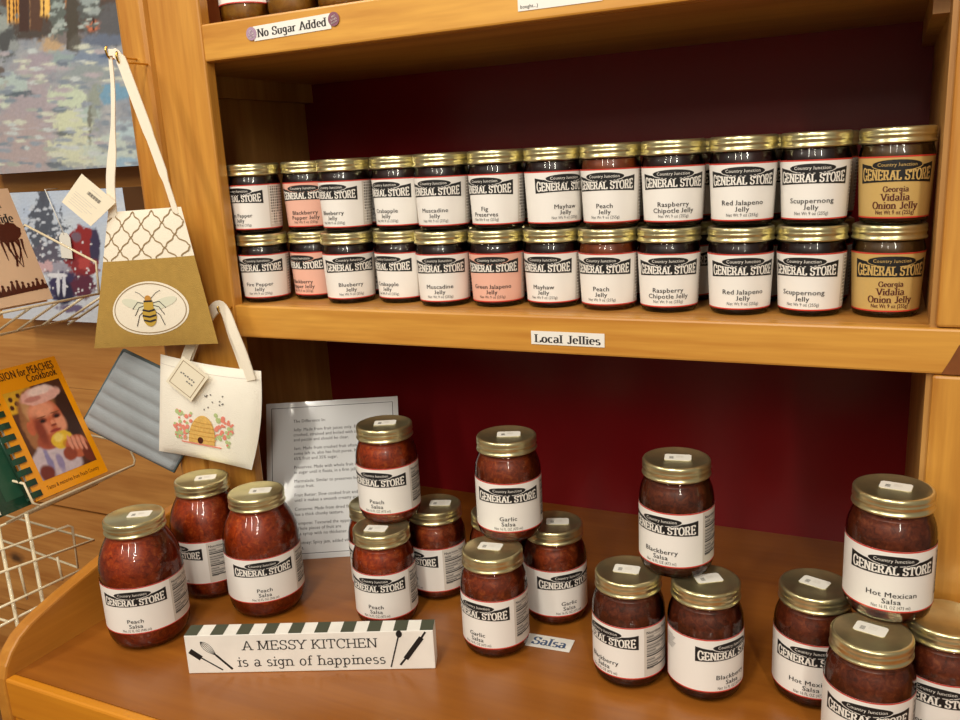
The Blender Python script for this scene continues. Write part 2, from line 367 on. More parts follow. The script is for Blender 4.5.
# strokes of a hand-made serif face: lists of (points, serif at start, serif at end)
def L(*p, s=''): return (list(p), 's' in s, 'e' in s)
GL = {
 'A': (.78, [L((.06, 0), (.37, 1), s='s'), L((.37, 1), (.7, 0), s='e'), L((.18, .35), (.58, .35))]),
 'C': (.76, [L(*arc(.4, .5, .33, .5, 42, 318, 18)), L((.66, .66), (.66, .98))]),
 'E': (.7, [L((.14, 0), (.14, 1), s='se'), L((.14, .98), (.6, .98)), L((.14, .51), (.48, .51)), L((.14, .02), (.62, .02)), L((.6, .98), (.6, .78)), L((.62, .02), (.62, .24)), L((.48, .4), (.48, .62))]),
 'G': (.84, [L(*arc(.4, .5, .33, .5, 42, 330, 18)), L((.66, .66), (.66, .98)), L((.7, .02), (.7, .44), s='e')]),
 'H': (.84, [L((.14, 0), (.14, 1), s='se'), L((.68, 0), (.68, 1), s='se'), L((.14, .5), (.68, .5))]),
 'I': (.36, [L((.17, 0), (.17, 1), s='se')]),
 'J': (.5, [L((.34, 1), (.34, .2), *arc(.2, .18, .14, .18, 0, -170, 8), s='s')]),
 'K': (.8, [L((.14, 0), (.14, 1), s='se'), L((.16, .38), (.62, 1), s='e'), L((.3, .56), (.68, 0), s='e')]),
 'L': (.66, [L((.14, 0), (.14, 1), s='se'), L((.14, .02), (.6, .02)), L((.6, .02), (.6, .26))]),
 'M': (.98, [L((.14, 0), (.14, 1), s='se'), L((.14, 1), (.47, .1)), L((.47, .1), (.8, 1)), L((.8, 0), (.8, 1), s='se')]),
 'N': (.86, [L((.14, 0), (.14, 1), s='se'), L((.14, 1), (.7, 0)), L((.7, 0), (.7, 1), s='e')]),
 'O': (.82, [L(*arc(.4, .5, .33, .5, 0, 360, 24))]),
 'R': (.8, [L((.14, 0), (.14, 1), s='se'), L((.14, .98), (.4, .98), *arc(.4, .74, .2, .24, 90, -90, 10), (.14, .5)), L((.4, .5), (.68, 0), s='e')]),
 'S': (.66, [L(*arc(.32, .75, .22, .24, 35, 270, 12), *arc(.32, .26, .25, .25, 90, -145, 12)), L((.55, .7), (.55, .98)), L((.08, .02), (.08, .3))]),
 'T': (.74, [L((.36, 0), (.36, 1), s='s'), L((.05, .98), (.67, .98)), L((.05, .98), (.05, .74)), L((.67, .98), (.67, .74))]),
 'V': (.76, [L((.05, 1), (.38, 0), s='s'), L((.38, 0), (.7, 1), s='e')]),
 'Y': (.76, [L((.06, 1), (.38, .46), s='s'), L((.7, 1), (.38, .46), s='s'), L((.38, 0), (.38, .46), s='s')]),
 'a': (.58, [L(*arc(.26, .48, .18, .2, 150, 0, 8), (.44, .04), s='e'), L(*arc(.25, .19, .17, .18, 40, 320, 12))]),
 'c': (.54, [L(*arc(.29, .34, .21, .33, 45, 315, 12))]),
 'd': (.64, [L((.47, 0), (.47, 1), s='e'), L(*arc(.28, .34, .2, .33, 30, 330, 14)), L((.47, .02), (.58, .02))]),
 'e': (.56, [L((.08, .37), (.48, .37), *arc(.29, .35, .2, .32, 5, 310, 14))]),
 'f': (.4, [L((.18, 0), (.18, .8), *arc(.31, .8, .13, .18, 180, 40, 6), s='s'), L((.04, .64), (.34, .64))]),
 'g': (.6, [L(*arc(.26, .4, .18, .26, 0, 360, 14)), L((.44, .66), (.44, -.1), *arc(.27, -.1, .17, .17, 0, -160, 8)), L((.44, .64), (.56, .64))]),
 'h': (.66, [L((.13, 0), (.13, 1), s='se'), L((.13, .42), *arc(.32, .44, .19, .22, 170, 0, 8), (.51, 0), s='e')]),
 'i': (.32, [L((.16, 0), (.16, .66), s='se'), L((.16, .84), (.16, .97))]),
 'l': (.32, [L((.16, 0), (.16, 1), s='se')]),
 'n': (.66, [L((.13, 0), (.13, .66), s='se'), L((.13, .42), *arc(.32, .44, .19, .22, 170, 0, 8), (.51, 0), s='e')]),
 'o': (.6, [L(*arc(.29, .34, .21, .33, 0, 360, 18))]),
 'p': (.64, [L((.13, -.3), (.13, .66), s='se'), L(*arc(.32, .34, .2, .32, 150, -150, 14))]),
 'r': (.48, [L((.14, 0), (.14, .66), s='se'), L((.14, .42), *arc(.32, .42, .17, .24, 160, 50, 6))]),
 's': (.5, [L(*arc(.25, .5, .15, .16, 35, 270, 9), *arc(.25, .18, .18, .17, 90, -145, 9))]),
 't': (.42, [L((.18, .9), (.18, .14), *arc(.3, .14, .12, .13, 180, 320, 6)), L((.04, .64), (.36, .64))]),
 'u': (.66, [L((.13, .66), (.13, .2), *arc(.31, .2, .18, .19, 180, 360, 8), s='s'), L((.49, 0), (.49, .66), s='e')]),
 'y': (.6, [L((.06, .66), (.3, .04), s='s'), L((.52, .66), (.26, -.18), (.1, -.28), s='s')]),
 'w': (.86, [L((.05, .66), (.25, 0), s='s'), L((.25, 0), (.43, .6)), L((.43, .6), (.6, 0)), L((.6, 0), (.8, .66), s='e')]),
}
_fc = {}
def serif(st, font):
    # font: 'times' thick and thin, 'type' thin slab, 'slab' heavy slab
    key = (st, font)
    if key in _fc: return _fc[key]
    th, tn, sw, sh = {'times': (.19, .07, .1, .055), 'type': (.105, .085, .12, .08), 'slab': (.235, .105, .1, .11)}[font]
    kx = {'times': 1.0, 'type': 1.1, 'slab': 1.02}[font]
    vs = []; fs = []; x = 0
    def quad(a, b, c, d): n = len(vs); vs.extend([a, b, c, d]); fs.append((n, n+1, n+2, n+3))
    for ch in st:
        if ch == ' ': x += .42; continue
        wd, strokes = GL[ch]
        for pts, s0, s1 in strokes:
            P = [(x+px*kx, py) for px, py in pts]
            n = len(P); off = []
            for i in range(n):
                a = P[max(0, i-1)]; b = P[min(n-1, i+1)]; dx, dy = b[0]-a[0], b[1]-a[1]; l = math.hypot(dx, dy) or 1
                hw = (tn + (th-tn)*abs(dy)/l)/2; off.append((-dy/l*hw, dx/l*hw))
            for i in range(n-1):
                quad((P[i][0]+off[i][0], P[i][1]+off[i][1]), (P[i][0]-off[i][0], P[i][1]-off[i][1]),
                     (P[i+1][0]-off[i+1][0], P[i+1][1]-off[i+1][1]), (P[i+1][0]+off[i+1][0], P[i+1][1]+off[i+1][1]))
            for fl, q, other in ((s0, P[0], P[1]), (s1, P[-1], P[-2])):
                if fl:
                    up = 1 if other[1] > q[1] else -1
                    y0, y1 = (q[1], q[1]+sh) if up > 0 else (q[1]-sh, q[1])
                    quad((q[0]-sw-th/2, y0), (q[0]+sw+th/2, y0), (q[0]+sw+th/2, y1), (q[0]-sw-th/2, y1))
        x += wd*kx + (.05 if font == 'slab' else .02)
    r = (vs, fs, x); _fc[key] = r; return r

# ------------------------------------------------------------------ setting: wall, floor
ZM, ZT, FH = 0.395, 0.754, 0.045        # tops of the two shelves, height of their fronts
XL, XR, D = -0.120, 0.837, 0.365         # inner faces of the side panels, depth of the back panel
FLOOR = -0.80
mb = MB()
for k, (z0, z1) in enumerate([(-0.80, -0.52), (-0.515, -0.2), (-0.194, 0.11), (0.111, 0.4), (0.401, 0.69), (0.691, 0.98), (0.981, 1.3), (1.301, 1.7), (1.701, 2.0)]):
    mb.box(-1.9, 2.0, 0.40, 0.42, z0, z1, M['wallpine'])
mb.box(-1.9, 2.0, 0.41, 0.43, FLOOR, 2.0, M['seam'])
struct('wall_back', mb)
mb = MB(); mb.box(-1.9, 3.2, -5.2, 0.43, FLOOR-0.03, FLOOR, M['floor']); struct('floor', mb)

# ------------------------------------------------------------------ the display shelf (one built-in unit)
shelf = thing('display_shelf', 'honey pine open display shelf with maroon back and orange brown counter', 'shelf', (0.35, 0.0, FLOOR))
IO = Vector((0.35, 0, FLOOR))
def part(name, mb, bevel=0.0, label=None, parent=shelf):
    o = obj(name, mb, parent, -IO if parent is shelf else (0, 0, 0), bevel)
    if label: o['label'] = label
    return o
TOP = 1.25
mb = MB(); mb.box(XL-0.018, XL, 0.019, 0.395, -0.02, TOP, M['panel_z']); part('side_panel', mb)
mb = MB(); mb.box(XR, XR+0.018, 0.006, 0.395, -0.02, TOP, M['panel_z']); part('side_panel', mb)
mb = MB(); mb.box(XL-0.018, XR+0.018, D, 0.395, 0.0, TOP, M['maroon']); part('back_panel', mb, label='maroon painted back panel')
mb = MB(); mb.box(XL, XR, 0.018, D, ZM-FH, ZM, M['under']); part('shelf_board', mb)
mb = MB(); mb.box(XL, XR, 0.018, D, ZT-FH, ZT, M['under']); part('shelf_board', mb)
mb = MB(); mb.box(0.0, 1.02, 0.0, 0.018, ZM-FH+0.001, ZM, M['pine_x']); part('shelf_front', mb, 0.0025)
mb = MB(); mb.box(0.0, 0.846, 0.0, 0.018, ZT-FH, ZT, M['pine_x']); part('shelf_front', mb, 0.0025)
mb = MB(); mb.box(XL, XL+0.018, 0.05, D, ZT-FH-0.03, ZT-FH, M['panel_z']); part('shelf_cleat', mb)
mb = MB(); mb.box(XR-0.014, XR, 0.05, D, ZT-FH-0.03, ZT-FH, M['panel_z']); part('shelf_cleat', mb)
mb = MB(); mb.box(-0.086, 0.0, 0.0, 0.019, 0.0, TOP, M['pine_z']); part('front_post', mb, 0.003)
mb = MB(); mb.box(-0.138, -0.0865, -0.006, 0.02, 0.0, TOP, M['pine_z']); part('post_trim', mb, 0.008)
mb = MB(); mb.box(0.842, 1.02, 0.0, 0.02, ZM+0.001, TOP, M['pine_z']); part('front_post', mb, 0.003)
mb = MB(); mb.box(0.842, 1.02, 0.0, 0.02, 0.0, ZM-FH, M['pine_z']); part('front_post', mb, 0.003)
# dark end-grain scar on the right end of the lower shelf front
mb = MB(); d = Draw(mb, flat((0, 0, 0), (1, 0, 0), (0, 0, 1), (0, -1, 0)))
d.poly([(0.849, 0.3515), (0.856, 0.366), (0.862, 0.38), (0.872, 0.388), (0.89, 0.391), (0.91, 0.386), (0.915, 0.3515)], mat('dark_knot_wood', (128, 70, 24), 0.5, var=0.2, vscale=60), 0.0004)
part('wood_knot', mb, label='dark brown knot')
# counter
mb = MB(); mb.box(XL, 1.30, -0.317, 0.395, -0.022, 0.0, M['counter']); part('counter_top', mb, label='orange brown counter top')
mb = MB(); mb.box(XL, 1.30, -0.331, -0.317, -0.05, 0.0008, M['lip']); part('counter_edge', mb, 0.003)
mb = MB(); mb.box(XL, 1.30, -0.327, -0.312, FLOOR, -0.05, M['lip']); mb.box(XL, 1.30, 0.36, 0.395, FLOOR, -0.022, M['panel_z']); mb.box(1.28, 1.30, -0.312, 0.36, FLOOR, -0.022, M['panel_z'])
part('cabinet_body', mb)
prof = [(-0.332, FLOOR), (-0.332, -0.02), (-0.331, 0.0), (-0.326, 0.014), (-0.316, 0.028), (-0.303, 0.04), (-0.288, 0.048), (-0.271, 0.054), (-0.241, 0.0625), (-0.211, 0.0695), (-0.176, 0.078), (-0.13, 0.087), (-0.07, 0.095), (-0.008, 0.10)]
back = [(-0.008, 0.10), (-0.008, 0.0), (0.395, 0.0), (0.395, FLOOR)]
pr = prof + back[1:]
x0, x1 = XL-0.02, XL; n = len(pr)
mb = MB(); mb.add([(x0, y, z) for y, z in pr]+[(x1, y, z) for y, z in pr], [tuple(range(n)), tuple(range(n, 2*n))]+[(i, (i+1) % n, n+(i+1) % n, n+i) for i in range(n)], M['endb'])
part('end_board', mb, 0.003, label='curved end board')

# ------------------------------------------------------------------ jars
def lid_mesh(r, h):
    mb = MB()
    mb.lathe([(r-0.002, 0.0), (r+0.0002, 0.0004), (r+0.0008, 0.0014), (r+0.0006, 0.0026), (r-0.0004, 0.0034), (r-0.0004, h*0.42), (r+0.0003, h*0.48), (r+0.0003, h*0.56), (r-0.0003, h*0.62), (r, h*0.68), (r, h-0.002), (r-0.0008, h-0.0006), (r-0.0022, h), (r-0.0034, h-0.0002), (r-0.0042, h-0.001)], 120, M['gold'], knurl=(h*0.665, h-0.0019, 60, 0.00022))
    mb.lathe([(r-0.0040, h-0.0011), (0, h-0.0011)], 60, M['goldtop'], smooth=False)
    return mb.recalc(mb.mesh('lid'))
def sticker_mesh():
    mb = MB(); d = Draw(mb, flat((0, 0, 0), (1, 0, 0), (0, 1, 0), (0, 0, 1)))
    w, h = 0.0140, 0.0092; c = 0.002
    pts = [(-w+c, -h), (w-c, -h), (w, -h+c), (w, h-c), (w-c, h), (-w+c, h), (-w, h-c), (-w, -h+c)]
    mb.add([(x, y, z) for z in (0, 0.0003) for x, y in pts], [tuple(range(8)), tuple(range(8, 16))]+[(i, (i+1) % 8, 8+(i+1) % 8, 8+i) for i in range(8)], M['sticker'])
    for k in range(5): d.grid(-0.009, -0.005+k*0.0014, -0.0045, -0.0043+k*0.0014, M['greyink'], 0.0005)
    for k in range(3): d.grid(-0.002, 0.003-k*0.0022, 0.0055, 0.0035-k*0.0022, M['nutri'], 0.0005)
    return mb.mesh('price_sticker')
STK = sticker_mesh()
KIND = {}
def rfun(tab, rref):
    def f(z):
        if z is None: return rref
        for (z0, r0), (z1, r1) in zip(tab, tab[1:]):
            if z0 <= z <= z1: return r0+(r1-r0)*(z-z0)/(z1-z0)
        return tab[-1][1]
    return f
def make_kind(key, H, lid_r, lid_h, prof, label_tab, rref, fill, lid_z):
    mb = MB(); mb.lathe(prof, 48, M['glass']); g = mb.recalc(mb.mesh('glass_jar'))
    # contents follow the inside of the glass
    cp = [(0.0, 0.003)]
    t = 0.0016
    for r, z in prof:
        if 0.003 <= z <= fill and r > 0.01: cp.append((r-t, max(z, 0.0034)))
    cp.append((cp[-1][0], fill)); cp.append((0.0, fill))
    cp2 = [cp[0]]
    for q in cp[1:]:
        if abs(q[0]-cp2[-1][0])+abs(q[1]-cp2[-1][1]) > 1e-5: cp2.append(q)
    cm = {}
    KIND[key] = dict(H=H, glass=g, lid=lid_mesh(lid_r, lid_h), lid_z=lid_z, lab=cyl(rfun(label_tab, rref)), cprof=cp2, cm=cm, lid_h=lid_h)
make_kind('pint', 0.1245, 0.0358, 0.0172,
   [(0.0, 0.002), (0.028, 0.0022), (0.031, 0.0), (0.035, 0.0012), (0.0383, 0.006), (0.0398, 0.0125), (0.0400, 0.02), (0.0400, 0.077), (0.0397, 0.0845), (0.0385, 0.0912), (0.0366, 0.0968), (0.0349, 0.1012), (0.0340, 0.1042), (0.0340, 0.1080)],
   [(0.0, 0.0400), (0.13, 0.0400)], 0.0400, 0.1025, 0.1073)
make_kind('quart', 0.163, 0.0362, 0.0175,
   [(0.0, 0.002), (0.033, 0.0022), (0.0362, 0.0), (0.0405, 0.0014), (0.0455, 0.007), (0.0485, 0.015), (0.0496, 0.023), (0.0498, 0.03), (0.0498, 0.094), (0.0493, 0.104), (0.0475, 0.114), (0.0442, 0.124), (0.0398, 0.133), (0.0362, 0.1395), (0.0345, 0.1435), (0.0343, 0.1470)],
   [(0.0, 0.0489), (0.024, 0.0499), (0.13, 0.0499)], 0.0499, 0.141, 0.1455)
make_kind('preserve', 0.115, 0.0325, 0.0165,
   [(0.0, 0.002), (0.024, 0.0022), (0.027, 0.0), (0.031, 0.0014), (0.0338, 0.006), (0.035, 0.012), (0.0352, 0.02), (0.0352, 0.077), (0.0345, 0.084), (0.0325, 0.091), (0.0315, 0.095), (0.0315, 0.099)],
   [(0.0, 0.0353), (0.12, 0.0353)], 0.0353, 0.094, 0.0985)
make_kind('jelly', 0.0925, 0.0345, 0.0155,
   [(0.0, 0.0015), (0.025, 0.0016), (0.0275, 0.0), (0.0298, 0.0012), (0.0312, 0.004), (0.0315, 0.008), (0.0342, 0.0655), (0.0341, 0.0685), (0.0333, 0.072), (0.0326, 0.0745), (0.0326, 0.0785)],
   [(0.0, 0.0311), (0.008, 0.0316), (0.0655, 0.0343), (0.1, 0.0343)], 0.0333, 0.0755, 0.077)
def contents_mesh(key, s):
    K = KIND[key]
    if s not in K['cm']:
        mb = MB(); mb.lathe(K['cprof'], 40, SAUCE[s]); K['cm'][s] = mb.recalc(mb.mesh('contents'))
    return K['cm'][s]
LM = {}
def label_mesh(key, lines, paper, net, style='plain'):
    k = (key, tuple(lines), paper)
    if k in LM: return LM[k]
    mb = MB(); d = Draw(mb, KIND[key]['lab']); P = M[paper]
    if key == 'jelly':
        z0, z1, ul, ur, up, hw, zb, bh, zo, oh, ow = 0.0065, 0.0655, -0.067, 0.079, 0.0435, 0.0362, 0.0482, 0.0142, 0.0572, 0.0044, 0.0225
    else:
        z0, z1, ul, ur, up, hw, zb, bh, zo, oh, ow = 0.0150, 0.0765, -0.084, 0.090, 0.0465, 0.0405, 0.0578, 0.0140, 0.0668, 0.0046, 0.0225
        if key == 'preserve': z0 += 0.008; z1 += 0.006; zb += 0.006; zo += 0.006; ul = -0.075; ur = 0.085
        if key == 'quart': z0 += 0.0125; z1 += 0.0125; zb += 0.0125; zo += 0.0125
    bw = 0.0014; nu = 44
    d.grid(ul, z0, ur, z1, P, 0.0002, nu, 10, True)
    d.grid(ul, z0, ur, z0+bw, M['red'], 0.00035, nu, 1, True); d.grid(ul, z1-bw, ur, z1, M['red'], 0.00035, nu, 1, True)
    if key != 'jelly':
        d.grid(ul, z0, ul+bw, z1, M['red'], 0.00036, 1, 6); d.grid(ur-bw, z0, ur, z1, M['red'], 0.00036, 1, 6)
    dk = M['black']
    big = 1.0 + (0.12 if style == 'tan' else 0)
    fl = lambda u: 0.84+0.38*(u/hw)**2
    d.grid(-hw, -bh/2, hw, bh/2, dk, 0.00045, 22, 4, True, warp=lambda u, v: (u, zb+v*fl(u)*big+0.0012*(u/hw)**2))
    d.ell(0, zo, ow, oh*big, dk, 0.0005, 26, rings=3)
    lt = M['white'] if style != 'tan' else P
    d.ribbon([(ow*1.05*math.cos(a), zo+oh*big*1.12*math.sin(a)) for a in [2*PI*i/30 for i in range(30)]], 0.0006, P, 0.00048, True)
    d.text('Country Junction', 0, zo+0.0004, 0.0034, lt, 0.0007, 'sans', maxw=ow*1.6)
    wsl = serif('GENERAL STORE', 'slab')[2]; tw = hw*1.86
    d.text('GENERAL STORE', 0, zb, bh*0.67, lt, 0.00075, 'slab', sx=tw/(wsl*bh*0.67), warp=lambda X, Y: (X, Y*fl(X)*big*0.98+0.0012*(X/hw)**2-0.0006))
    # flavour
    if style == 'tan':
        ys = [0.0345, 0.0268, 0.0190]
        for s_, y, h in zip(lines, ys, (0.0052, 0.0066, 0.0066)): d.text(s_, 0, y, h, M['dkred'], 0.0006, 'times', sx=1.08)
        d.text(net, 0, 0.0125, 0.0042, M['dkred'], 0.0006, bold=0.02, maxw=0.036)
    else:
        y0 = 0.0255 if key == 'jelly' else (0.0325 if key == 'pint' else 0.0450); dy = 0.0066; h = 0.0052 if key == 'jelly' else 0.0053
        for i, s_ in enumerate(lines): d.text(s_, 0, y0-dy*i, h, M['ink'], 0.0006, bold=0.012, sx=1.12, maxw=0.05)
        d.text(net, 0, y0-dy*len(lines)+0.0006, 0.0034, M['ink'], 0.0006, maxw=0.034)
    # nutrition panel
    d.grid(up, z0+bw*1.4, ur-0.002, z1-bw*1.4, M['nutri'] if paper != 'tan' else P, 0.0003, 10, 1, True)
    g = M['greyink']; dk2 = M['ink']
    if key == 'jelly':
        for i in range(9):
            u = up+0.0035+i*0.0036; L_ = (z1-z0)*(0.86 if i % 3 else 0.6)
            d.grid(u, z1-bw*2-L_, u+(0.0012 if i % 3 else 0.0018), z1-bw*2-0.001, dk2 if i % 2 else g, 0.0005, 1, 8)
        for i in range(14):
            v = z0+0.006+i*0.0036; d.grid(up+0.002, v, up+0.034, v+0.0009, P, 0.0006, 10, 1)
    else:
        d.text('Nutrition Facts', up+0.003, z1-0.0075, 0.0036, dk2, 0.0006, align='l', maxw=0.034, bold=0.02)
        y = z1-0.011
        for i in range(12):
            thick = 0.0016 if i in (2, 7, 11) else 0.00045
            d.grid(up+0.003, y-thick, up+0.038, y, dk2 if thick > 0.001 else g, 0.0005, 10, 1)
            if i not in (2, 7): d.grid(up+0.003, y-0.0026, up+0.012+(i*7 % 11)*0.0016, y-0.0012, g, 0.0005, 5, 1)
            y -= 0.0034
        if key in ('pint', 'quart'):
            for i in range(8): d.grid(ul+0.004, z1-0.008-i*0.0021, ul+0.015+(i*5 % 7)*0.0008, z1-0.0073-i*0.0021, g, 0.0005, 4, 1)
    me = mb.mesh('label'); LM[k] = me; return me
def camdir(x, y):
    return math.atan2(CAM.x-x, -(CAM.y-y))
def jar(name, label, cat, key, x, y, z, alpha, lines, paper, net, cont, group, style='plain', sticker=None):
    K = KIND[key]
    t = thing(name, label, cat, (x, y, z), (0, 0, camdir(x, y)+math.radians(alpha)), group)
    g = obj('glass_jar', K['glass'], t); obj('contents', contents_mesh(key, cont), t)
    l = obj('lid', K['lid'], t, (0, 0, K['lid_z'])); l['label'] = 'gold screw lid'
    obj('label', label_mesh(key, lines, paper, net, style), t)
    if sticker is not None:
        s = obj('price_sticker', STK, t, (sticker[0], sticker[1], K['lid_z']+K['lid_h']-0.00095)); s.rotation_euler = (0, 0, math.radians(sticker[2]-alpha)-camdir(x, y))
        c = math.cos(-t.rotation_euler[2]); q = math.sin(-t.rotation_euler[2]); s.location = (sticker[0]*c-sticker[1]*q, sticker[0]*q+sticker[1]*c, s.location[2])
    return t

# salsa on the counter (x, y, level, label turn)
N16 = 'Net 16 FL OZ (473 ml)'; N32 = 'Net 32 FL OZ (946 ml)'
HP = 0.1246
Q = 'large peach salsa jars'
jar('salsa_jar', 'large peach salsa jar nearest the curved end board, left of the kitchen sign', 'jar', 'quart', -0.031, -0.1885, 0.0003, -19, ['Peach', 'Salsa'], 'paper', N32, 'peach', Q, sticker=(0.004, 0.006, 30))
jar('salsa_jar', 'large peach salsa jar at the back, showing its nutrition panel, under the white tote', 'jar', 'quart', -0.041, -0.060, 0.0003, -60, ['Peach', 'Salsa'], 'paper', N32, 'peach', Q, sticker=(0.004, 0.004, 34))
jar('salsa_jar', 'large peach salsa jar standing behind the left half of the kitchen sign', 'jar', 'quart', 0.066, -0.074, 0.0003, -4, ['Peach', 'Salsa'], 'paper', N32, 'peach', Q, sticker=(0.004, 0.004, 28))
G1, G2, G3, G4 = 'peach salsa pints', 'garlic salsa pints', 'blackberry salsa pints', 'hot mexican salsa pints'
def pint(lbl, x, y, lev, al, fl, cont, grp, st): jar('salsa_jar', lbl, 'jar', 'pint', x, y, 0.0003+HP*lev, al, fl, 'paper', N16, cont, grp, sticker=st)
PS, GS, BS, MS = ['Peach', 'Salsa'], ['Garlic', 'Salsa'], ['Blackberry', 'Salsa'], ['Hot Mexican', 'Salsa']
pint('pint of peach salsa on top of its stack, in front of the printed sheet', 0.2275, -0.004, 1, -25, PS, 'peach', G1, (0.0, 0.003, 26))
pint('front pint of peach salsa just behind the kitchen sign', 0.235, -0.042, 0, -21, PS, 'peach', G1, (-0.002, -0.008, 14))
pint('peach salsa pint mostly hidden at the left rear of its stack', 0.186, 0.0225, 0, -25, PS, 'peach', G1, (0.0, 0.0, 20))
pint('peach salsa pint at the right rear of its stack, nutrition panel in view', 0.2665, 0.043, 0, -58, PS, 'garlic', G1, (0.006, 0.006, 20))
pint('pint of garlic salsa on top of its stack', 0.397, -0.001, 1, -3, GS, 'garlic', G2, (0.002, 0.003, 22))
pint('front pint of garlic salsa beside the right end of the kitchen sign', 0.395, -0.052, 0, -34, GS, 'garlic', G2, (-0.004, 0.004, 8))
pint('garlic salsa pint at the right rear of its stack, behind the paper slip', 0.438, 0.040, 0, 24, GS, 'garlic', G2, (0.004, 0.004, 20))
pint('garlic salsa pint almost hidden at the left rear of its stack', 0.3575, 0.0505, 0, -20, GS, 'garlic', G2, (0.0, 0.004, 20))
pint('pint of blackberry salsa on top of its stack', 0.605, -0.0215, 1, -24, BS, 'blackberry', G3, (0.001, 0.003, 10))
pint('left bottom pint of blackberry salsa', 0.559, -0.0515, 0, -43, BS, 'blackberry', G3, (-0.002, 0.002, 6))
pint('right bottom pint of blackberry salsa, logo turned to the right', 0.6415, -0.0445, 0, 44, BS, 'blackberry', G3, (0.002, 0.004, 32))
pint('pint of hot mexican salsa on top of its stack', 0.8145, -0.040, 1, 6, MS, 'mexican', G4, (0.002, 0.004, -8))
pint('left bottom pint of hot mexican salsa', 0.7485, -0.0165, 0, 0, MS, 'mexican', G4, (-0.001, 0.004, -18))
pint('front bottom pint of hot mexican salsa, cut off by the photo edge', 0.8030, -0.0940, 0, 0, MS, 'mexican', G4, (-0.001, 0.006, -14))
pint('right bottom pint of hot mexican salsa, against the corner post', 0.867, -0.0425, 0, -5, MS, 'mexican', G4, None)

# jellies on the middle shelf
N9 = 'Net Wt 9 oz (255g)'
FLV = [('fire pepper jelly', ['Fire Pepper', 'Jelly'], 'paper', 'dark'), ('blackberry pepper jelly', ['Blackberry', 'Pepper Jelly'], 'pink', 'dark'),
 ('blueberry jelly', ['Blueberry', 'Jelly'], 'paper', 'dark'), ('crabapple jelly', ['Crabapple', 'Jelly'], 'paper', 'dark'),
 ('muscadine jelly', ['Muscadine', 'Jelly'], 'paper', 'dark'), ('fig preserves', ['Fig', 'Preserves'], 'paper', 'dark'),
 ('mayhaw jelly', ['Mayhaw', 'Jelly'], 'paper', 'dark'), ('peach jelly', ['Peach', 'Jelly'], 'paper', 'amber'),
 ('raspberry chipotle jelly', ['Raspberry', 'Chipotle Jelly'], 'paper', 'dark'), ('red jalapeno jelly', ['Red Jalapeno', 'Jelly'], 'paper', 'dark'),
 ('scuppernong jelly', ['Scuppernong', 'Jelly'], 'paper', 'dark'), ('vidalia onion jelly', ['Georgia', 'Vidalia', 'Onion Jelly'], 'tan', 'brown')]
GJ = ('green jalapeno jelly', ['Green Jalapeno', 'Jelly'], 'pink', 'dark')
XB = [0.0170, 0.0795, 0.1505, 0.2230, 0.2932, 0.3640, 0.4350, 0.5060, 0.5768, 0.6545, 0.7257, 0.7980]
YB = [0.0520, 0.0850, 0.0620, 0.0760, 0.0610, 0.0690, 0.0740, 0.0680, 0.0660, 0.0640, 0.0680, 0.0740]
XT = [0.0145, 0.0790, 0.1540, 0.2260, 0.2970, 0.3680, 0.4390, 0.5100, 0.5810, 0.6550, 0.7262, 0.8005]
YT = [0.0520, 0.0850, 0.0620, 0.0780, 0.0630, 0.0700, 0.0750, 0.0700, 0.0680, 0.0660, 0.0700, 0.0700]
AT = [-47, -15, -36, -36, -21, -29, 23, -14, 0, 0, -5, 2]
AB = [-19, -43, 0, -40, -12, -15, -22, -16, -2, 6, -13, 8]
HJ = KIND['jelly']['H']
for i in range(12):
    nm, ln, pp, ct = FLV[i]; st = 'tan' if pp == 'tan' else 'plain'
    pc = {'paper': 'white', 'pink': 'pink', 'tan': 'tan'}
    nb, lb, pb, cb = GJ if i == 5 else FLV[i]
    jar('jelly_jar', f'{pc[pb]} labelled {nb} jar in the lower front row', 'jar', 'jelly', XB[i], YB[i], ZM+0.0003, AB[i], lb, pb, N9, cb, 'jelly jars, lower front row', 'tan' if pb == 'tan' else 'plain')
    jar('jelly_jar', f'{pc[pp]} labelled {nm} jar stacked on the upper front row', 'jar', 'jelly', XT[i], YT[i], ZM+0.0006+HJ, AT[i], ln, pp, N9, ct, 'jelly jars, upper front row', st)
    if 0 < i < 11:
        xb = XB[i]+0.003
        jar('jelly_jar', f'jelly jar standing behind the lower {nb} jar', 'jar', 'jelly', xb, YB[i]+0.0765, ZM+0.0003, -10-(i*7 % 13), lb, pb, N9, cb, 'jelly jars, lower back row')
        jar('jelly_jar', f'jelly jar stacked behind the upper {nm} jar', 'jar', 'jelly', xb+0.001, YB[i]+0.0775, ZM+0.0006+HJ, -8-(i*5 % 11), ln, pp, N9, ct, 'jelly jars, upper back row')

# preserves on the top shelf
for x, y, lb, ct in ((0.031, 0.056, 'yellow preserve jar on the top shelf, leftmost beside the post', 'yellow'), (0.104, 0.060, 'yellow preserve jar on the top shelf above the paper strip', 'yellow'),
                 (0.176, 0.066, 'pale yellow preserve jar on the top shelf, farthest to the right', 'yellow')):
    jar('preserve_jar', lb, 'jar', 'preserve', x, y, ZT+0.0003, -10, ['Peach', 'Preserves'], 'paper', N9, ct, 'preserve jars on the top shelf')

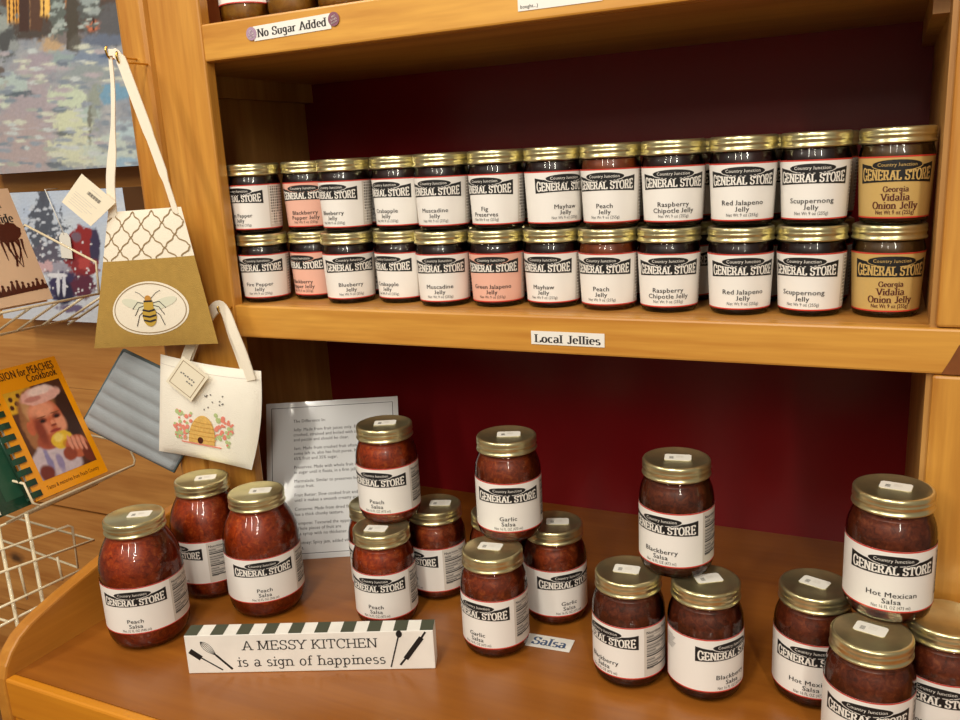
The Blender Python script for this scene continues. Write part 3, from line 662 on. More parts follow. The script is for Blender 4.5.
# ------------------------------------------------------------------ wooden kitchen sign
sx0, sx1 = Vector((0.0825, -0.2405, 0)), Vector((0.3510, -0.1275, 0))
ang = math.atan2(sx1.y-sx0.y, sx1.x-sx0.x); SL = (sx1-sx0).length; SH, SD = 0.049, 0.024
sign = thing('kitchen_sign', 'white wooden block sign with cooking tools and a happiness saying', 'sign', (sx0.x, sx0.y, 0.0004), (0, 0, ang))
mb = MB(); mb.box(0, SL, 0, SD, 0, SH, M['signwhite']); obj('block', mb, sign, bevel=0.0006)
mb = MB(); d = Draw(mb, flat((0, 0, 0), (1, 0, 0), (0, 0, 1), (0, -1, 0)))
K_ = M['black']; o_ = 0.0003
d.text('A MESSY KITCHEN', SL*0.505, 0.0350, 0.0118, K_, o_, 'type', fit=SL*0.545)
d.text('is a sign of happiness', SL*0.505, 0.0140, 0.0125, K_, o_, 'type', fit=SL*0.60)
def px(u, v): return ((u-58)/848*SL, (1-(v-122)/124)*SH)   # crop coordinates of the sign face
def rot_rect(a, b, wd): d.ribbon([px(*a), px(*b)], wd, K_, o_)
rot_rect((72, 171), (108, 196), 0.0068); rot_rect((106, 193), (178, 236), 0.0016)          # spatula
rot_rect((160, 186), (212, 234), 0.0026)                                                   # whisk handle
for k in (-1, -.5, 0, .5, 1):
    a, b = px(112, 142), px(162, 188); dx, dy = b[0]-a[0], b[1]-a[1]; l = math.hypot(dx, dy)
    pts = []
    for i in range(13):
        t = i/12; wv = math.sin(PI*min(1, t**0.75))*0.0042*k
        pts.append((a[0]+dx*t-dy/l*wv, a[1]+dy*t+dx/l*wv))
    d.ribbon(pts, 0.0006, K_, o_)
q = px(791, 131); d.ell(q[0], q[1], 0.0036, 0.0046, K_, o_, 18); rot_rect((788, 140), (756, 238), 0.0017)   # spoon
rot_rect((808, 212), (866, 144), 0.0062); rot_rect((788, 232), (812, 206), 0.0024); rot_rect((862, 150), (880, 126), 0.0024)  # rolling pin
obj('printed_front', mb, sign)['label'] = 'black typewriter lettering with drawn kitchen tools'
mb = MB(); d = Draw(mb, flat((0, 0, SH), (1, 0, 0), (0, 1, 0), (0, 0, 1)))
ns = 19
for i in range(ns):
    if i % 2 == 0: d.grid(SL*i/ns, 0.0006, SL*(i+1)/ns, SD-0.0006, M['olive'], 0.0003)
obj('check_stripes', mb, sign)['label'] = 'olive grey check stripes'

# ------------------------------------------------------------------ paper signs on the shelf fronts and counter
def paper(name, label, P, ex, nrm, w, h, mtl, fn, cat='sign', group=None, th=0.0004):
    P = Vector(P); ex = Vector(ex).normalized(); nrm = Vector(nrm).normalized(); ey = nrm.cross(ex)
    mb = MB(); f = flat((0, 0, 0), ex, ey, nrm)
    vs = [f(u, v, o) for o in (0, th) for u, v in ((0, 0), (w, 0), (w, h), (0, h))]
    mb.add(vs, [(0, 3, 2, 1), (4, 5, 6, 7), (0, 1, 5, 4), (1, 2, 6, 5), (2, 3, 7, 6), (3, 0, 4, 7)], mtl)
    d = Draw(mb, f); fn(d, w, h, th+0.0002)
    o = obj(name, mb.mesh(name), loc=P); return tag(o, label, cat, group)
F = (0, -1, 0)
def f1(d, w, h, o): d.text('Local Jellies', w*0.5, h*0.46, 0.0092, M['ink'], o, 'times', fit=w*0.9)
t = paper('paper_sign', 'white paper strip reading local jellies on the lower shelf front', (0.434, -0.0004, 0.3615), (1, 0, -0.001), F, 0.087, 0.0155, M['white'], f1)
def f2(d, w, h, o): d.text('No Sugar Added', w*0.5, h*0.5, 0.0092, M['ink'], o, 'times', fit=w*0.9)
paper('paper_sign', 'white paper strip with two round stickers on the top shelf front', (0.083, -0.0004, 0.7255), (1, 0, 0.022), F, 0.114, 0.017, M['white'], f2)
for x, z, mm, lb in ((0.0795, 0.7345, 'purple2', 'pale purple round sticker at the left end of the paper strip'), (0.2015, 0.7380, 'purple', 'dark purple round sticker at the right end of the paper strip')):
    mb = MB(); mb.lathe([(0.0078, 0), (0.0078, 0.0003), (0, 0.0003)], 32, M[mm], smooth=False)
    d = Draw(mb, flat((0, 0, 0), (1, 0, 0), (0, 1, 0), (0, 0, 1)))
    for i, s_ in enumerate(('NO', 'SUGAR', 'ADDED')): d.text(s_, 0, 0.0032-i*0.0034, 0.0024, M['sticker'], 0.0005, rot=0.25, bold=0.02, maxw=0.009)
    s_ = obj('round_sticker', mb.mesh('round_sticker'), loc=(x, -0.0011, z)); s_.rotation_euler = (PI/2, 0, 0); tag(s_, lb, 'sticker', 'round stickers')
def f3(d, w, h, o): d.text('bought...)', 0.003, 0.0042, 0.0036, M['ink'], o, align='l', bold=0.01)
paper('paper_notice', 'white paper notice taped over the middle of the top shelf front', (0.433, -0.0004, 0.7195), (1, 0, 0), F, 0.092, 0.06, M['white'], f3)
def f4(d, w, h, o): d.text('Salsa', w*0.60, h*0.5, 0.0155, M['blueink'], o, 'times', maxw=w*0.62)
e4 = Vector((0.485-0.431, -0.043+0.047, 0))
paper('paper_slip', 'white paper slip reading salsa lying on the counter beside the garlic salsa', (0.4155, -0.0480, 0.0004), e4, (0, 0, 1), 0.069, 0.0265, M['white'], f4)

# ------------------------------------------------------------------ laminated sheet leaning in the left corner
BL = Vector((-0.016, 0.024, 0.0004)); ex = Vector((0.886, 0.465, 0)).normalized(); bk = Vector((-0.465, 0.886, 0))
up = (Vector((0, 0, 0.216))+bk*0.105); SHH = up.length; up.normalize(); nr = ex.cross(up)
W_ = 0.205
mb = MB(); f = flat((0, 0, 0), ex, up, nr)
vs = [f(u, v, o) for o in (-0.0008, 0) for u, v in ((0, 0), (W_, 0), (W_, SHH), (0, SHH))]
sh = thing('printed_sheet', 'laminated printed sheet about jelly and jam, leaning behind the peach salsa', 'sheet', BL)
mb.add(vs, [(0, 3, 2, 1), (4, 5, 6, 7), (0, 1, 5, 4), (1, 2, 6, 5), (2, 3, 7, 6), (3, 0, 4, 7)], M['lamedge'])
d = Draw(mb, f)
d.grid(0.006, 0.006, W_-0.006, SHH-0.006, M['laminate'], 0.0003)
d.ribbon([(0.0085, 0.0085), (W_-0.0085, 0.0085), (W_-0.0085, SHH-0.0085), (0.0085, SHH-0.0085)], 0.0012, M['black'], 0.0005, True)
TX = ['The Difference In:', '', 'Jelly: Made from fruit juices only. Fruit is', 'crushed, strained and boiled with sugar', 'and pectin and should be clear.', '',
 'Jam: Made from crushed fruit often with', 'some left in, also has fruit puree. It is', '65% fruit and 35% sugar.', '', 'Preserves: Made with whole fruit cooked', 'in sugar until it floats, in a firm jelly.', '',
 'Marmalade: Similar to preserves but', 'citrus fruit.', '', 'Fruit Butter: Slow cooked fruit and sugar', 'until it makes a smooth creamy spread.', '', 'Conserve: Made from dried fruit,', 'has a thick chunky texture.', '',
 'Compote: Textured the opposite.', 'Whole pieces of fruit are', 'in a syrup with no thickener.', '', 'Chutney: Spicy jam, added vinegar', 'fruit.']
y = SHH-0.030
for s_ in TX:
    if s_: d.text(s_, 0.042, y, 0.0050, M['ink'], 0.0005, align='l', bold=0.006, sx=0.92)
    y -= 0.0078 if s_ else 0.0056
obj('sheet', mb.mesh('sheet'), sh)
mb = MB(); mb.add([f(W_/2-0.02, SHH*0.7, -0.001), f(W_/2+0.02, SHH*0.7, -0.001), f(W_/2+0.03, 0, -0.001)+bk*0.10, f(W_/2-0.03, 0, -0.001)+bk*0.10,
  f(W_/2-0.02, SHH*0.7, -0.003), f(W_/2+0.02, SHH*0.7, -0.003), f(W_/2+0.03, 0, -0.003)+bk*0.102, f(W_/2-0.03, 0, -0.003)+bk*0.102], [(0, 1, 2, 3), (4, 5, 6, 7), (0, 1, 5, 4), (1, 2, 6, 5), (2, 3, 7, 6), (3, 0, 4, 7)], M['lamedge'])
obj('easel_strut', mb, sh)

# ------------------------------------------------------------------ hanging bags
def quadmap(TL, TR, BR, BLq, nrm, bulge, edge=0.5):
    TL, TR, BR, BLq, nrm = map(Vector, (TL, TR, BR, BLq, nrm))
    def f(u, v, o):
        p = (BLq*(1-u)+BR*u)*(1-v)+(TL*(1-u)+TR*u)*v
        b = bulge*(max(0, 16*u*(1-u)*v*(1-v)))**edge if 0 < u < 1 and 0 < v < 1 else 0
        return p + nrm*(b+o)
    return f
def pillow(mb, f, fb, m, n=20, front_split=None):
    # closed soft panel: front surface f, back surface fb, sharing the rim
    for g, flip in ((f, False), (fb, True)):
        vs = [g(i/n, j/n, 0) for j in range(n+1) for i in range(n+1)]; fs = []
        for j in range(n):
            for i in range(n):
                q = (j*(n+1)+i, j*(n+1)+i+1, (j+1)*(n+1)+i+1, (j+1)*(n+1)+i); fs.append(q[::-1] if flip else q)
        if front_split and not flip:
            k = int(round(front_split*n)); lo = [q for idx, q in enumerate(fs) if idx//n < k]; hi = [q for idx, q in enumerate(fs) if idx//n >= k]
            b = len(mb.v); mb.v.extend([tuple(x) for x in vs])
            for grp, mm in ((lo, m[0]), (hi, m[1])):
                s_ = mb.slot(mm)
                for q in grp: mb.f.append([a+b for a in q]); mb.mi.append(s_); mb.sm.append(True)
        else: mb.add(vs, fs, m[0] if isinstance(m, (list, tuple)) else m, True)
def strap(mb, pts, width, th, m, nrm=(0, -1, 0), twist=None):
    pts = [Vector(p) for p in pts]; nrm = Vector(nrm); n = len(pts); rows = []
    for i, p in enumerate(pts):
        t = (pts[min(n-1, i+1)]-pts[max(0, i-1)]).normalized(); s_ = t.cross(nrm).normalized()
        if twist: s_ = (Matrix.Rotation(twist[i], 3, t) @ s_)
        q = t.cross(s_).normalized(); w_ = width[i] if isinstance(width, (list, tuple)) else width
        rows.append([p+s_*w_/2+q*th/2, p-s_*w_/2+q*th/2, p-s_*w_/2-q*th/2, p+s_*w_/2-q*th/2])
    vs = [v for r in rows for v in r]; fs = [(0, 1, 2, 3), (4*n-4, 4*n-1, 4*n-2, 4*n-3)]
    for i in range(n-1):
        for k in range(4): l = (k+1) % 4; fs.append((4*i+k, 4*i+l, 4*i+4+l, 4*i+4+k))
    mb.add(vs, fs, m, False)
def smoothpts(pts, k=5):
    P = [Vector(p) for p in pts]; out = []
    for i in range(len(P)-1):
        p0, p1, p2, p3 = P[max(0, i-1)], P[i], P[i+1], P[min(len(P)-1, i+2)]
        for j in range(k):
            t = j/k; out.append(0.5*((2*p1)+(p2-p0)*t+(2*p0-5*p1+4*p2-p3)*t*t+(3*p1-p0-3*p2+p3)*t**3))
    out.append(P[-1]); return out
N_ = Vector((0, -1, 0))
def hookpart(x, y, z, k=1.0):
    mb = MB(); mb.tube(smoothpts([(x, y+0.006, z), (x, -0.032*k, z), (x, -0.050*k, z-0.002), (x, -0.055*k, z+0.006*k), (x, -0.053*k, z+0.012*k)]), 0.0014, M['brass'])
    part('hook', mb, label='small brass hook')
hookpart(-0.110, -0.008, 0.722); hookpart(-0.093, -0.008, 0.714); hookpart(-0.004, 0.0, 0.392, 0.5)
# bee bag
B0 = Vector((-0.11, -0.042, 0.34))
bag = thing('cloth_bag', 'mustard cloth bag with a bee medallion and trellis top, hanging from a brass hook', 'bag', B0)
TLb, TRb, BRb, BLb = [Vector(p)-B0 for p in ((-0.1590, -0.046, 0.5265), (-0.0270, -0.046, 0.531), (0.007, -0.046, 0.352), (-0.228, -0.046, 0.334))]
f = quadmap(TLb, TRb, BRb, BLb, N_, 0.007, 0.6); fb = quadmap(TLb, TRb, BRb, BLb, -N_, 0.002, 0.6)
mb = MB(); pillow(mb, f, fb, [M['mustard'], M['cotton']], 20, 0.65); body = obj('bag_body', mb.mesh('bag_body'), bag)
mb = MB(); d = Draw(mb, f)
# trellis print: interlocking ogees
nc, nr_ = 4.6, 2.4; v0 = 0.652
def clipd(pts):
    run = []
    for q in pts+[None]:
        if q and 0.005 <= q[0] <= 0.995 and v0 <= q[1] <= 0.997: run.append(q)
        else:
            if len(run) > 1: d.ribbon(run, 0.0105, M['trellis'], 0.0006)
            run = []
sh_ = lambda t: 0.5*(t+0.0)+0.0
cw = 1/3.9; chh = 0.35/1.95
for sgn in (0, 1):
    for k in range(-2, 6):
        pts = []
        for i in range(121):
            t = i/120*4; ph = t % 1; 
            s_ = 0.5-0.5*math.cos(PI*ph); s_ = 0.55*s_+0.45*ph; s_ = s_+0.06*math.sin(4*PI*ph)
            tri = s_ if int(t) % 2 == 0 else 1-s_
            u = (k+ (0.5*tri if sgn == 0 else -0.5*tri))*cw+0.10; pts.append((u, v0-0.02+t*chh/2))
        clipd(pts)
obj('trellis_print', mb.mesh('trellis_print'), bag)['label'] = 'brown trellis print'
mb = MB(); d = Draw(mb, f)
cu, cv = 0.515, 0.29
d.ell(cu, cv, 0.345, 0.20, M['cotton'], 0.0004, 40, rings=6, rot=0.02)
d.ribbon([(cu+0.322*math.cos(a), cv+0.184*math.sin(a)) for a in [2*PI*i/60 for i in range(60)]], 0.007, M['trellis'], 0.0007, True)
bx, by = cu+0.005, cv-0.02
for sg in (-1, 1):
    d.ell(bx+sg*0.13, by+0.055, 0.13, 0.035, M['beew'], 0.0008, 20, rot=sg*0.25)
    d.ribbon([(bx+sg*0.02, by+0.09), (bx+sg*0.08, by+0.135), (bx+sg*0.12, by+0.15)], 0.004, M['ink'], 0.001)
    d.ribbon([(bx+sg*0.03, by+0.045), (bx+sg*0.09, by+0.03), (bx+sg*0.13, by-0.03)], 0.006, M['ink'], 0.001)
    d.ribbon([(bx+sg*0.05, by+0.0), (bx+sg*0.09, by-0.03), (bx+sg*0.12, by-0.11)], 0.006, M['ink'], 0.001)
    d.ribbon([(bx+sg*0.04, by+0.06), (bx+sg*0.10, by+0.07), (bx+sg*0.15, by+0.02)], 0.006, M['ink'], 0.001)
d.ell(bx, by-0.03, 0.062, 0.085, M['beey'], 0.0012, 24); d.ell(bx, by+0.05, 0.045, 0.045, M['beey'], 0.0013, 20); d.ell(bx, by+0.095, 0.03, 0.024, M['hived'], 0.0014, 16)
for vv, hw_ in ((0.012, 0.055), (-0.03, 0.06), (-0.065, 0.052)): d.ribbon([(bx-hw_, by+vv), (bx, by+vv-0.012), (bx+hw_, by+vv)], 0.013, M['ink'], 0.0016)
d.ribbon([(bx-0.04, by+0.075), (bx+0.04, by+0.075)], 0.012, M['ink'], 0.0016)
obj('bee_medallion', mb.mesh('bee_medallion'), bag)['label'] = 'white oval medallion with a striped bee'
mb = MB()
strap(mb, [Vector(p)-B0 for p in smoothpts([(-0.1085, -0.050, 0.727), (-0.1095, -0.050, 0.715), (-0.1125, -0.049, 0.690), (-0.1190, -0.049, 0.655), (-0.131, -0.048, 0.61), (-0.144, -0.048, 0.565), (-0.1500, -0.047, 0.519)])],
      [0.006]*6+[0.0065]*5+[0.007]*6+[0.0075, 0.009, 0.011, 0.013, 0.0145]+[0.0155]*9, 0.0012, M['cotton'])
obj('strap', mb.recalc(mb.mesh('strap')), bag)
mb = MB()
strap(mb, [Vector(p)-B0 for p in smoothpts([(-0.1085, -0.0525, 0.7265), (-0.0985, -0.0525, 0.725), (-0.0900, -0.0515, 0.716), (-0.0820, -0.0505, 0.690), (-0.0640, -0.049, 0.630), (-0.0480, -0.048, 0.575), (-0.0355, -0.047, 0.522)])],
      [0.008]*5+[0.012]*5+[0.0165]*11+[0.014]*5+[0.009]*5, 0.0012, M['cotton'])
obj('strap', mb.recalc(mb.mesh('strap')), bag)
def hangtag(parent, base, quad, border, textrows, th=0.0006):
    TL, TR, BR, BLq = [Vector(p)-base for p in quad]
    mb = MB(); ff = quadmap(TL, TR, BR, BLq, N_, 0.0)
    vs = [ff(u, v, o) for o in (0, th) for u, v in ((0, 0), (1, 0), (1, 1), (0, 1))]
    mb.add(vs, [(0, 3, 2, 1), (4, 5, 6, 7), (0, 1, 5, 4), (1, 2, 6, 5), (2, 3, 7, 6), (3, 0, 4, 7)], M['tagpaper'])
    d = Draw(mb, ff)
    if border: d.ribbon([(0.09, 0.09), (0.91, 0.09), (0.91, 0.91), (0.09, 0.91)], 0.025, M['trellis'], th+0.0003, True)
    textrows(d, th+0.0004)
    obj('hang_tag', mb.mesh('hang_tag'), parent)['label'] = 'cream hang tag'
def tr1(d, o):
    g = M['greyink']
    for k in range(16): d.grid(0.38+k*0.024, 0.66, 0.38+k*0.024+(0.014 if k % 3 else 0.008), 0.76, g, o)
    d.grid(0.4, 0.84, 0.7, 0.855, M['nutri'], o)
    for k in range(6): d.grid(0.12, 0.50-k*0.07, 0.8-(k % 3)*0.1, 0.515-k*0.07, M['nutri'], o)
hangtag(bag, B0, ((-0.187, -0.055, 0.579), (-0.131, -0.055, 0.540), (-0.185, -0.055, 0.509), (-0.234, -0.055, 0.543)), False, tr1)
# quilted pot holder
P0 = Vector((-0.19, -0.006, 0.15))
pot = thing('pot_holder', 'grey quilted pot holder hanging behind the white tote bag', 'pot holder', P0)
q4 = [Vector(p)-P0 for p in ((-0.208, -0.012, 0.325), (-0.040, -0.012, 0.270), (-0.142, -0.012, 0.143), (-0.326, -0.012, 0.199))]
f = quadmap(q4[0], q4[1], q4[2], q4[3], N_, 0.006, 0.35); fb = quadmap(q4[0], q4[1], q4[2], q4[3], -N_, 0.001, 0.5)
def fq(u, v, o):
    r = abs(math.sin(PI*(v*6.2+u*0.25)))**0.5
    return f(u, v, o+0.0035*r if 0 < u < 1 and 0 < v < 1 else o)
mb = MB(); pillow(mb, fq, fb, M['quilt'], 44); obj('quilted_pad', mb.mesh('quilted_pad'), pot)
mb = MB(); mb.tube(q4+[q4[0]], 0.0024, M['piping'], 8); obj('binding', mb, pot)['label'] = 'dark teal binding'
# tote
T0 = Vector((-0.05, -0.022, 0.17))
tote = thing('tote_bag', 'small white canvas tote with a beehive and flowers print', 'bag', T0)
q4 = [Vector(p)-T0 for p in ((-0.123, -0.024, 0.326), (0.0545, -0.024, 0.312), (0.018, -0.024, 0.168), (-0.1535, -0.024, 0.178))]
def ft(u, v, o):
    g = quadmap(q4[0], q4[1], q4[2], q4[3], N_, 0.0)
    uu = u+0.07*math.sin(PI*min(1, max(0, 1-v)))*u*0.6
    vv = v-0.02*math.sin(PI*u)*(v) + 0.012*math.sin(PI*u)*(1-v)
    b = 0.013*(max(0, 16*u*(1-u)*max(0, v)*(1-v*0.999)))**0.45 if 0 < u < 1 and 0 < v else 0
    b += 0.0022*math.sin(u*7+v*3)*math.sin(PI*min(1, max(0, u)))*math.sin(PI*min(1, max(0, v)))
    return g(uu, vv, b+o)
def fbk(u, v, o):
    p = ft(u, v, 0); return Vector((p.x, 0.0005 if 0 < u < 1 and 0 < v < 1 else p.y, p.z))
mb = MB(); pillow(mb, ft, fbk, M['canvascloth'], 24)
dd = Draw(mb, ft); dd.ribbon([(0.01+0.98*i/20, 0.92) for i in range(21)], 0.006, M['nutri'], 0.0003)
obj('bag_body', mb.mesh('bag_body'), tote)
mb = MB(); d = Draw(mb, ft); hx, hy = 0.51, 0.20
rnd = random.Random(3)
for sg in (-1, 1):
    for k in range(46):
        u = hx+sg*(0.12+rnd.random()*0.17)*1.0; v = hy+0.02+rnd.random()*0.36*(1-abs(u-hx)*0.8); r = 0.010+rnd.random()*0.012
        d.ell(u, v, r, r*1.15, M['rosef'] if rnd.random() < 0.55 else M['greenf'], 0.0007+k*0.00001, 9, rings=1)
hp = [(hx-0.13, hy)]+[(hx+0.13*math.cos(a), hy+0.05+0.25*math.sin(a)) for a in [PI-PI*i/16 for i in range(17)]]+[(hx+0.13, hy)]
d.poly(hp, M['hive'], 0.0016)
for k in range(1, 6):
    vv = hy+k*0.045; wv = 0.13*math.sqrt(max(0, 1-max(0, (vv-hy-0.05)/0.25)**2)); d.ribbon([(hx-wv, vv), (hx, vv-0.006), (hx+wv, vv)], 0.005, M['hived'], 0.002)
d.ribbon([(hx-0.2, hy-0.008), (hx+0.2, hy-0.008)], 0.014, M['rosef'], 0.002); d.ell(hx-0.01, hy+0.035, 0.028, 0.036, M['darkbrown'], 0.0022, 14)
for k in range(12): d.ell(hx-0.05+rnd.random()*0.24, hy+0.36+rnd.random()*0.2, 0.010, 0.007, M['greyink'], 0.0008, 8, rings=1, rot=rnd.random()*3)
obj('hive_print', mb.mesh('hive_print'), tote)['label'] = 'printed straw hive among pink and green flowers'
for pts in ([(-0.082, -0.0235, 0.312), (-0.073, -0.022, 0.330), (-0.055, -0.021, 0.355), (-0.022, -0.022, 0.388), (-0.003, -0.024, 0.398), (0.010, -0.027, 0.388), (0.021, -0.030, 0.365), (0.033, -0.031, 0.335), (0.0415, -0.030, 0.300)],
            [(-0.078, -0.0185, 0.315), (-0.066, -0.0185, 0.335), (-0.05, -0.018, 0.358), (-0.022, -0.018, 0.386), (-0.006, -0.018, 0.394), (0.000, -0.018, 0.380), (0.006, -0.018, 0.355), (0.014, -0.018, 0.33), (0.024, -0.0195, 0.300)]):
    mb = MB(); sp = [p-T0 for p in smoothpts(pts, 4)]; strap(mb, sp, 0.0155 if pts[0][1] < -0.02 else 0.011, 0.0015, M['cotton']); obj('strap', mb.recalc(mb.mesh('strap')), tote)
def tr2b(d, o):
    for k in range(7): d.grid(0.22+k*0.08, 0.54+0.02*(k % 2), 0.27+k*0.08, 0.585+0.02*(k % 2), M['greyink'], o)
    for k in range(3): d.grid(0.52+k*0.09, 0.42, 0.58+k*0.09, 0.46, M['greyink'], o)
hangtag(tote, T0, ((-0.063, -0.0415, 0.330), (-0.021, -0.0415, 0.304), (-0.059, -0.0415, 0.266), (-0.101, -0.0415, 0.292)), True, tr2b)

# ------------------------------------------------------------------ pictures: finely divided faces, one colour per vertex
from mathutils import noise
def picmat():
    m = bpy.data.materials.new('printed_picture'); m.use_nodes = True; t = m.node_tree; b = t.nodes['Principled BSDF']
    a = nn(t, 'ShaderNodeAttribute'); a.attribute_name = 'print'; t.links.new(a.outputs['Color'], b.inputs['Base Color'])
    b.inputs['Roughness'].default_value = 0.5; return m
M['picture'] = picmat()
def picture(name, parent, f, W, H, nu, nv, fn, off=0.0004, origin=(0, 0)):
    mb = MB(); cols = []; vs = []
    for j in range(nv+1):
        for i in range(nu+1):
            u = W*i/nu; v = H*j/nv; vs.append(f(origin[0]+u, origin[1]+v, off)); cols += list(fn(u, v))+[1.0]
    mb.add(vs, [(j*(nu+1)+i, j*(nu+1)+i+1, (j+1)*(nu+1)+i+1, (j+1)*(nu+1)+i) for j in range(nv) for i in range(nu)], M['picture'])
    me = mb.mesh(name); at = me.attributes.new('print', 'FLOAT_COLOR', 'POINT'); at.data.foreach_set('color', cols)
    return obj(name, me, parent)
def layers(base, L_, x, y, fs=0.06):
    c = list(base)[:3]
    for k, (cx, cy, rx, ry, col, soft, amp, box) in enumerate(L_):
        dx, dy = (x-cx)/rx, (y-cy)/ry
        if abs(dx) > 2.2 or abs(dy) > 2.2: continue
        d_ = max(abs(dx), abs(dy)) if box else math.hypot(dx, dy)
        if amp: d_ += amp*(noise.noise((x*fs*3, y*fs*3, k*3.1))+0.6*noise.noise((x*fs*8, y*fs*8, k*1.7)))
        soft *= 0.6; a = min(1, max(0, (1+soft-d_)/(2*soft))); a = a*a*(3-2*a)
        if a > 0:
            q = lin(col)
            for i in range(3): c[i] += (q[i]-c[i])*a
    k = 1+0.10*noise.noise((x*fs*5, y*fs*14, 9.0))+0.08*noise.noise((x*fs*16, y*fs*16, 5.0))
    return [min(1, max(0, q*k)) for q in c]

# ------------------------------------------------------------------ pictures on the wall
def blob(d, cu, cv, ru, rv, m, o, seed=0, n=26, amp=0.18):
    r = random.Random(seed); ph = [r.random()*6 for _ in range(4)]
    pts = []
    for i in range(n):
        a = 2*PI*i/n; k = 1+amp*(math.sin(2*a+ph[0])*0.5+math.sin(3*a+ph[1])*0.6+math.sin(7*a+ph[2])*0.35); pts.append((cu+ru*k*math.cos(a), cv+rv*k*math.sin(a)))
    d.poly(pts, m, o)
# drawing units of the two pictures (s right, t down) from metres on the wall
A1 = ((356.68, -87.05, 365.64), (-39.15, -536.34, 461.04)); A2 = ((333.68, -75.51, 342.84), (-0.64, -480.14, 456.31))
def canvas(name, label, x0, x1, z0, z1, y0, y1, nu, nv, fn):
    o0 = Vector(((x0+x1)/2, y1, z0)); t = thing(name, label, 'painting', o0)
    mb = MB(); mb.box(x0-o0.x, x1-o0.x, y0-y1, 0, 0, z1-z0, M['canvside']); obj('canvas_frame', mb, t)
    f = flat((x0-o0.x, y0-y1, 0), (1, 0, 0), (0, 0, 1), (0, -1, 0))
    picture('painted_face', t, f, x1-x0, z1-z0, nu, nv, lambda u, v: fn(x0+u, z0+v)); return t
# the snow scene, laid out on its own drawing units (s to the right, t downward)
SNOW = [(70, -40, 160, 72, (96, 72, 60), .12, .10, 1), (60, 20, 200, 16, (84, 74, 70), .5, .3, 0),
 (15, 0, 6, 19, (232, 164, 72), .25, .15, 1), (46, -2, 6, 18, (240, 184, 92), .25, .15, 1), (70, -4, 3, 12, (206, 140, 84), .4, .1, 1), (104, -6, 5, 9, (190, 120, 84), .4, .2, 1),
 (26, 5, 5, 28, (74, 52, 46), .2, .08, 1), (33, 4, 1.2, 28, (196, 150, 104), .5, .3, 1), (38, 12, 6, 24, (92, 66, 54), .3, .2, 1), (11, 5, .8, 16, (92, 60, 36), .4, .2, 1), (18.5, 5, .8, 16, (92, 60, 36), .4, .2, 1), (44, 5, .8, 16, (92, 60, 36), .4, .2, 1), (49, 5, .8, 16, (92, 60, 36), .4, .2, 1),
 (30, 33, 26, 3.5, (82, 74, 70), .6, .3, 0), (55, 42, 13, 8, (192, 164, 130), .5, .4, 0), (96, 27, 12, 5, (196, 116, 84), .4, .3, 0), (70, 38, 16, 5, (128, 120, 120), .6, .4, 0),
 (4, 28, 13, 24, (118, 124, 124), .25, .5, 0), (8, 38, 10, 14, (84, 86, 88), .4, .5, 0), (2, 20, 8, 8, (156, 164, 160), .4, .5, 0), (15, 44, 6, 6, (150, 156, 158), .4, .4, 0),
 (60, 12, 7, 26, (98, 106, 102), .35, .6, 0), (58, 8, 4, 5, (158, 172, 168), .5, .5, 0), (62, 24, 4, 4, (164, 176, 172), .5, .5, 0), (57, 30, 3, 3, (170, 178, 172), .5, .4, 0),
 (74, 20, 5.5, 34, (80, 74, 66), .25, .15, 1), (77, 46, 6, 12, (96, 92, 86), .6, .4, 0), (91, 8, 11, 16, (92, 96, 96), .35, .6, 0), (90, 4, 8, 5, (150, 162, 162), .5, .6, 0), (94, 14, 6, 4, (156, 166, 166), .5, .5, 0), (94, 26, 1, 6, (70, 40, 34), .4, 0, 1),
 (112, 28, 13, 20, (94, 94, 98), .25, .25, 0), (104, 42, 20, 6, (104, 114, 134), .6, .4, 0),
 (40, 62, 18, 12, (166, 156, 168), .5, .4, 0), (30, 110, 30, 40, (172, 162, 170), .5, .3, 0), (22, 150, 34, 34, (178, 164, 166), .5, .3, 0), (66, 58, 12, 7, (150, 168, 170), .5, .5, 0), (64, 62, 6, 2.5, (116, 126, 142), .8, .6, 0), (95, 58, 20, 8, (128, 142, 164), .5, .4, 0), (110, 56, 10, 3, (86, 106, 140), .6, .3, 0), (92, 72, 22, 9, (148, 158, 162), .5, .4, 0),
 (8, 82, 22, 12, (178, 194, 192), .3, .35, 0), (4, 100, 8, 7, (200, 210, 196), .4, .3, 0), (18, 92, 14, 3, (98, 110, 120), .6, .4, 1), (2, 70, 4, 6, (110, 100, 96), .5, .5, 0),
 (114, 92, 18, 9, (120, 160, 188), .4, .4, 0), (70, 95, 20, 11, (198, 210, 188), .25, .3, 0), (76, 120, 20, 13, (206, 212, 184), .25, .3, 0), (92, 112, 10, 8, (172, 190, 186), .5, .4, 0), (62, 108, 8, 3, (116, 130, 140), .6, .3, 0), (66, 132, 9, 3, (112, 118, 120), .6, .4, 0),
 (82, 150, 34, 16, (204, 208, 184), .25, .3, 0), (112, 150, 24, 16, (190, 202, 196), .4, .4, 0), (128, 128, 14, 9, (176, 196, 204), .5, .4, 0), (96, 100, 6, 20, (150, 158, 150), .8, .9, 0), (92, 122, 2, 16, (124, 126, 116), .8, .6, 0), (58, 165, 10, 3, (112, 120, 130), .6, .4, 0), (128, 160, 10, 6, (150, 178, 200), .6, .4, 0)]
_r = random.Random(21)
for _k in range(170):
    _c = _r.choice(((206, 210, 196), (150, 160, 174), (180, 172, 180), (134, 146, 160), (196, 204, 206), (170, 176, 170)))
    SNOW.append((_r.uniform(-4, 140), _r.uniform(46, 176), _r.uniform(2.5, 9), _r.uniform(1.0, 2.6), _c, .8, .5, 0))
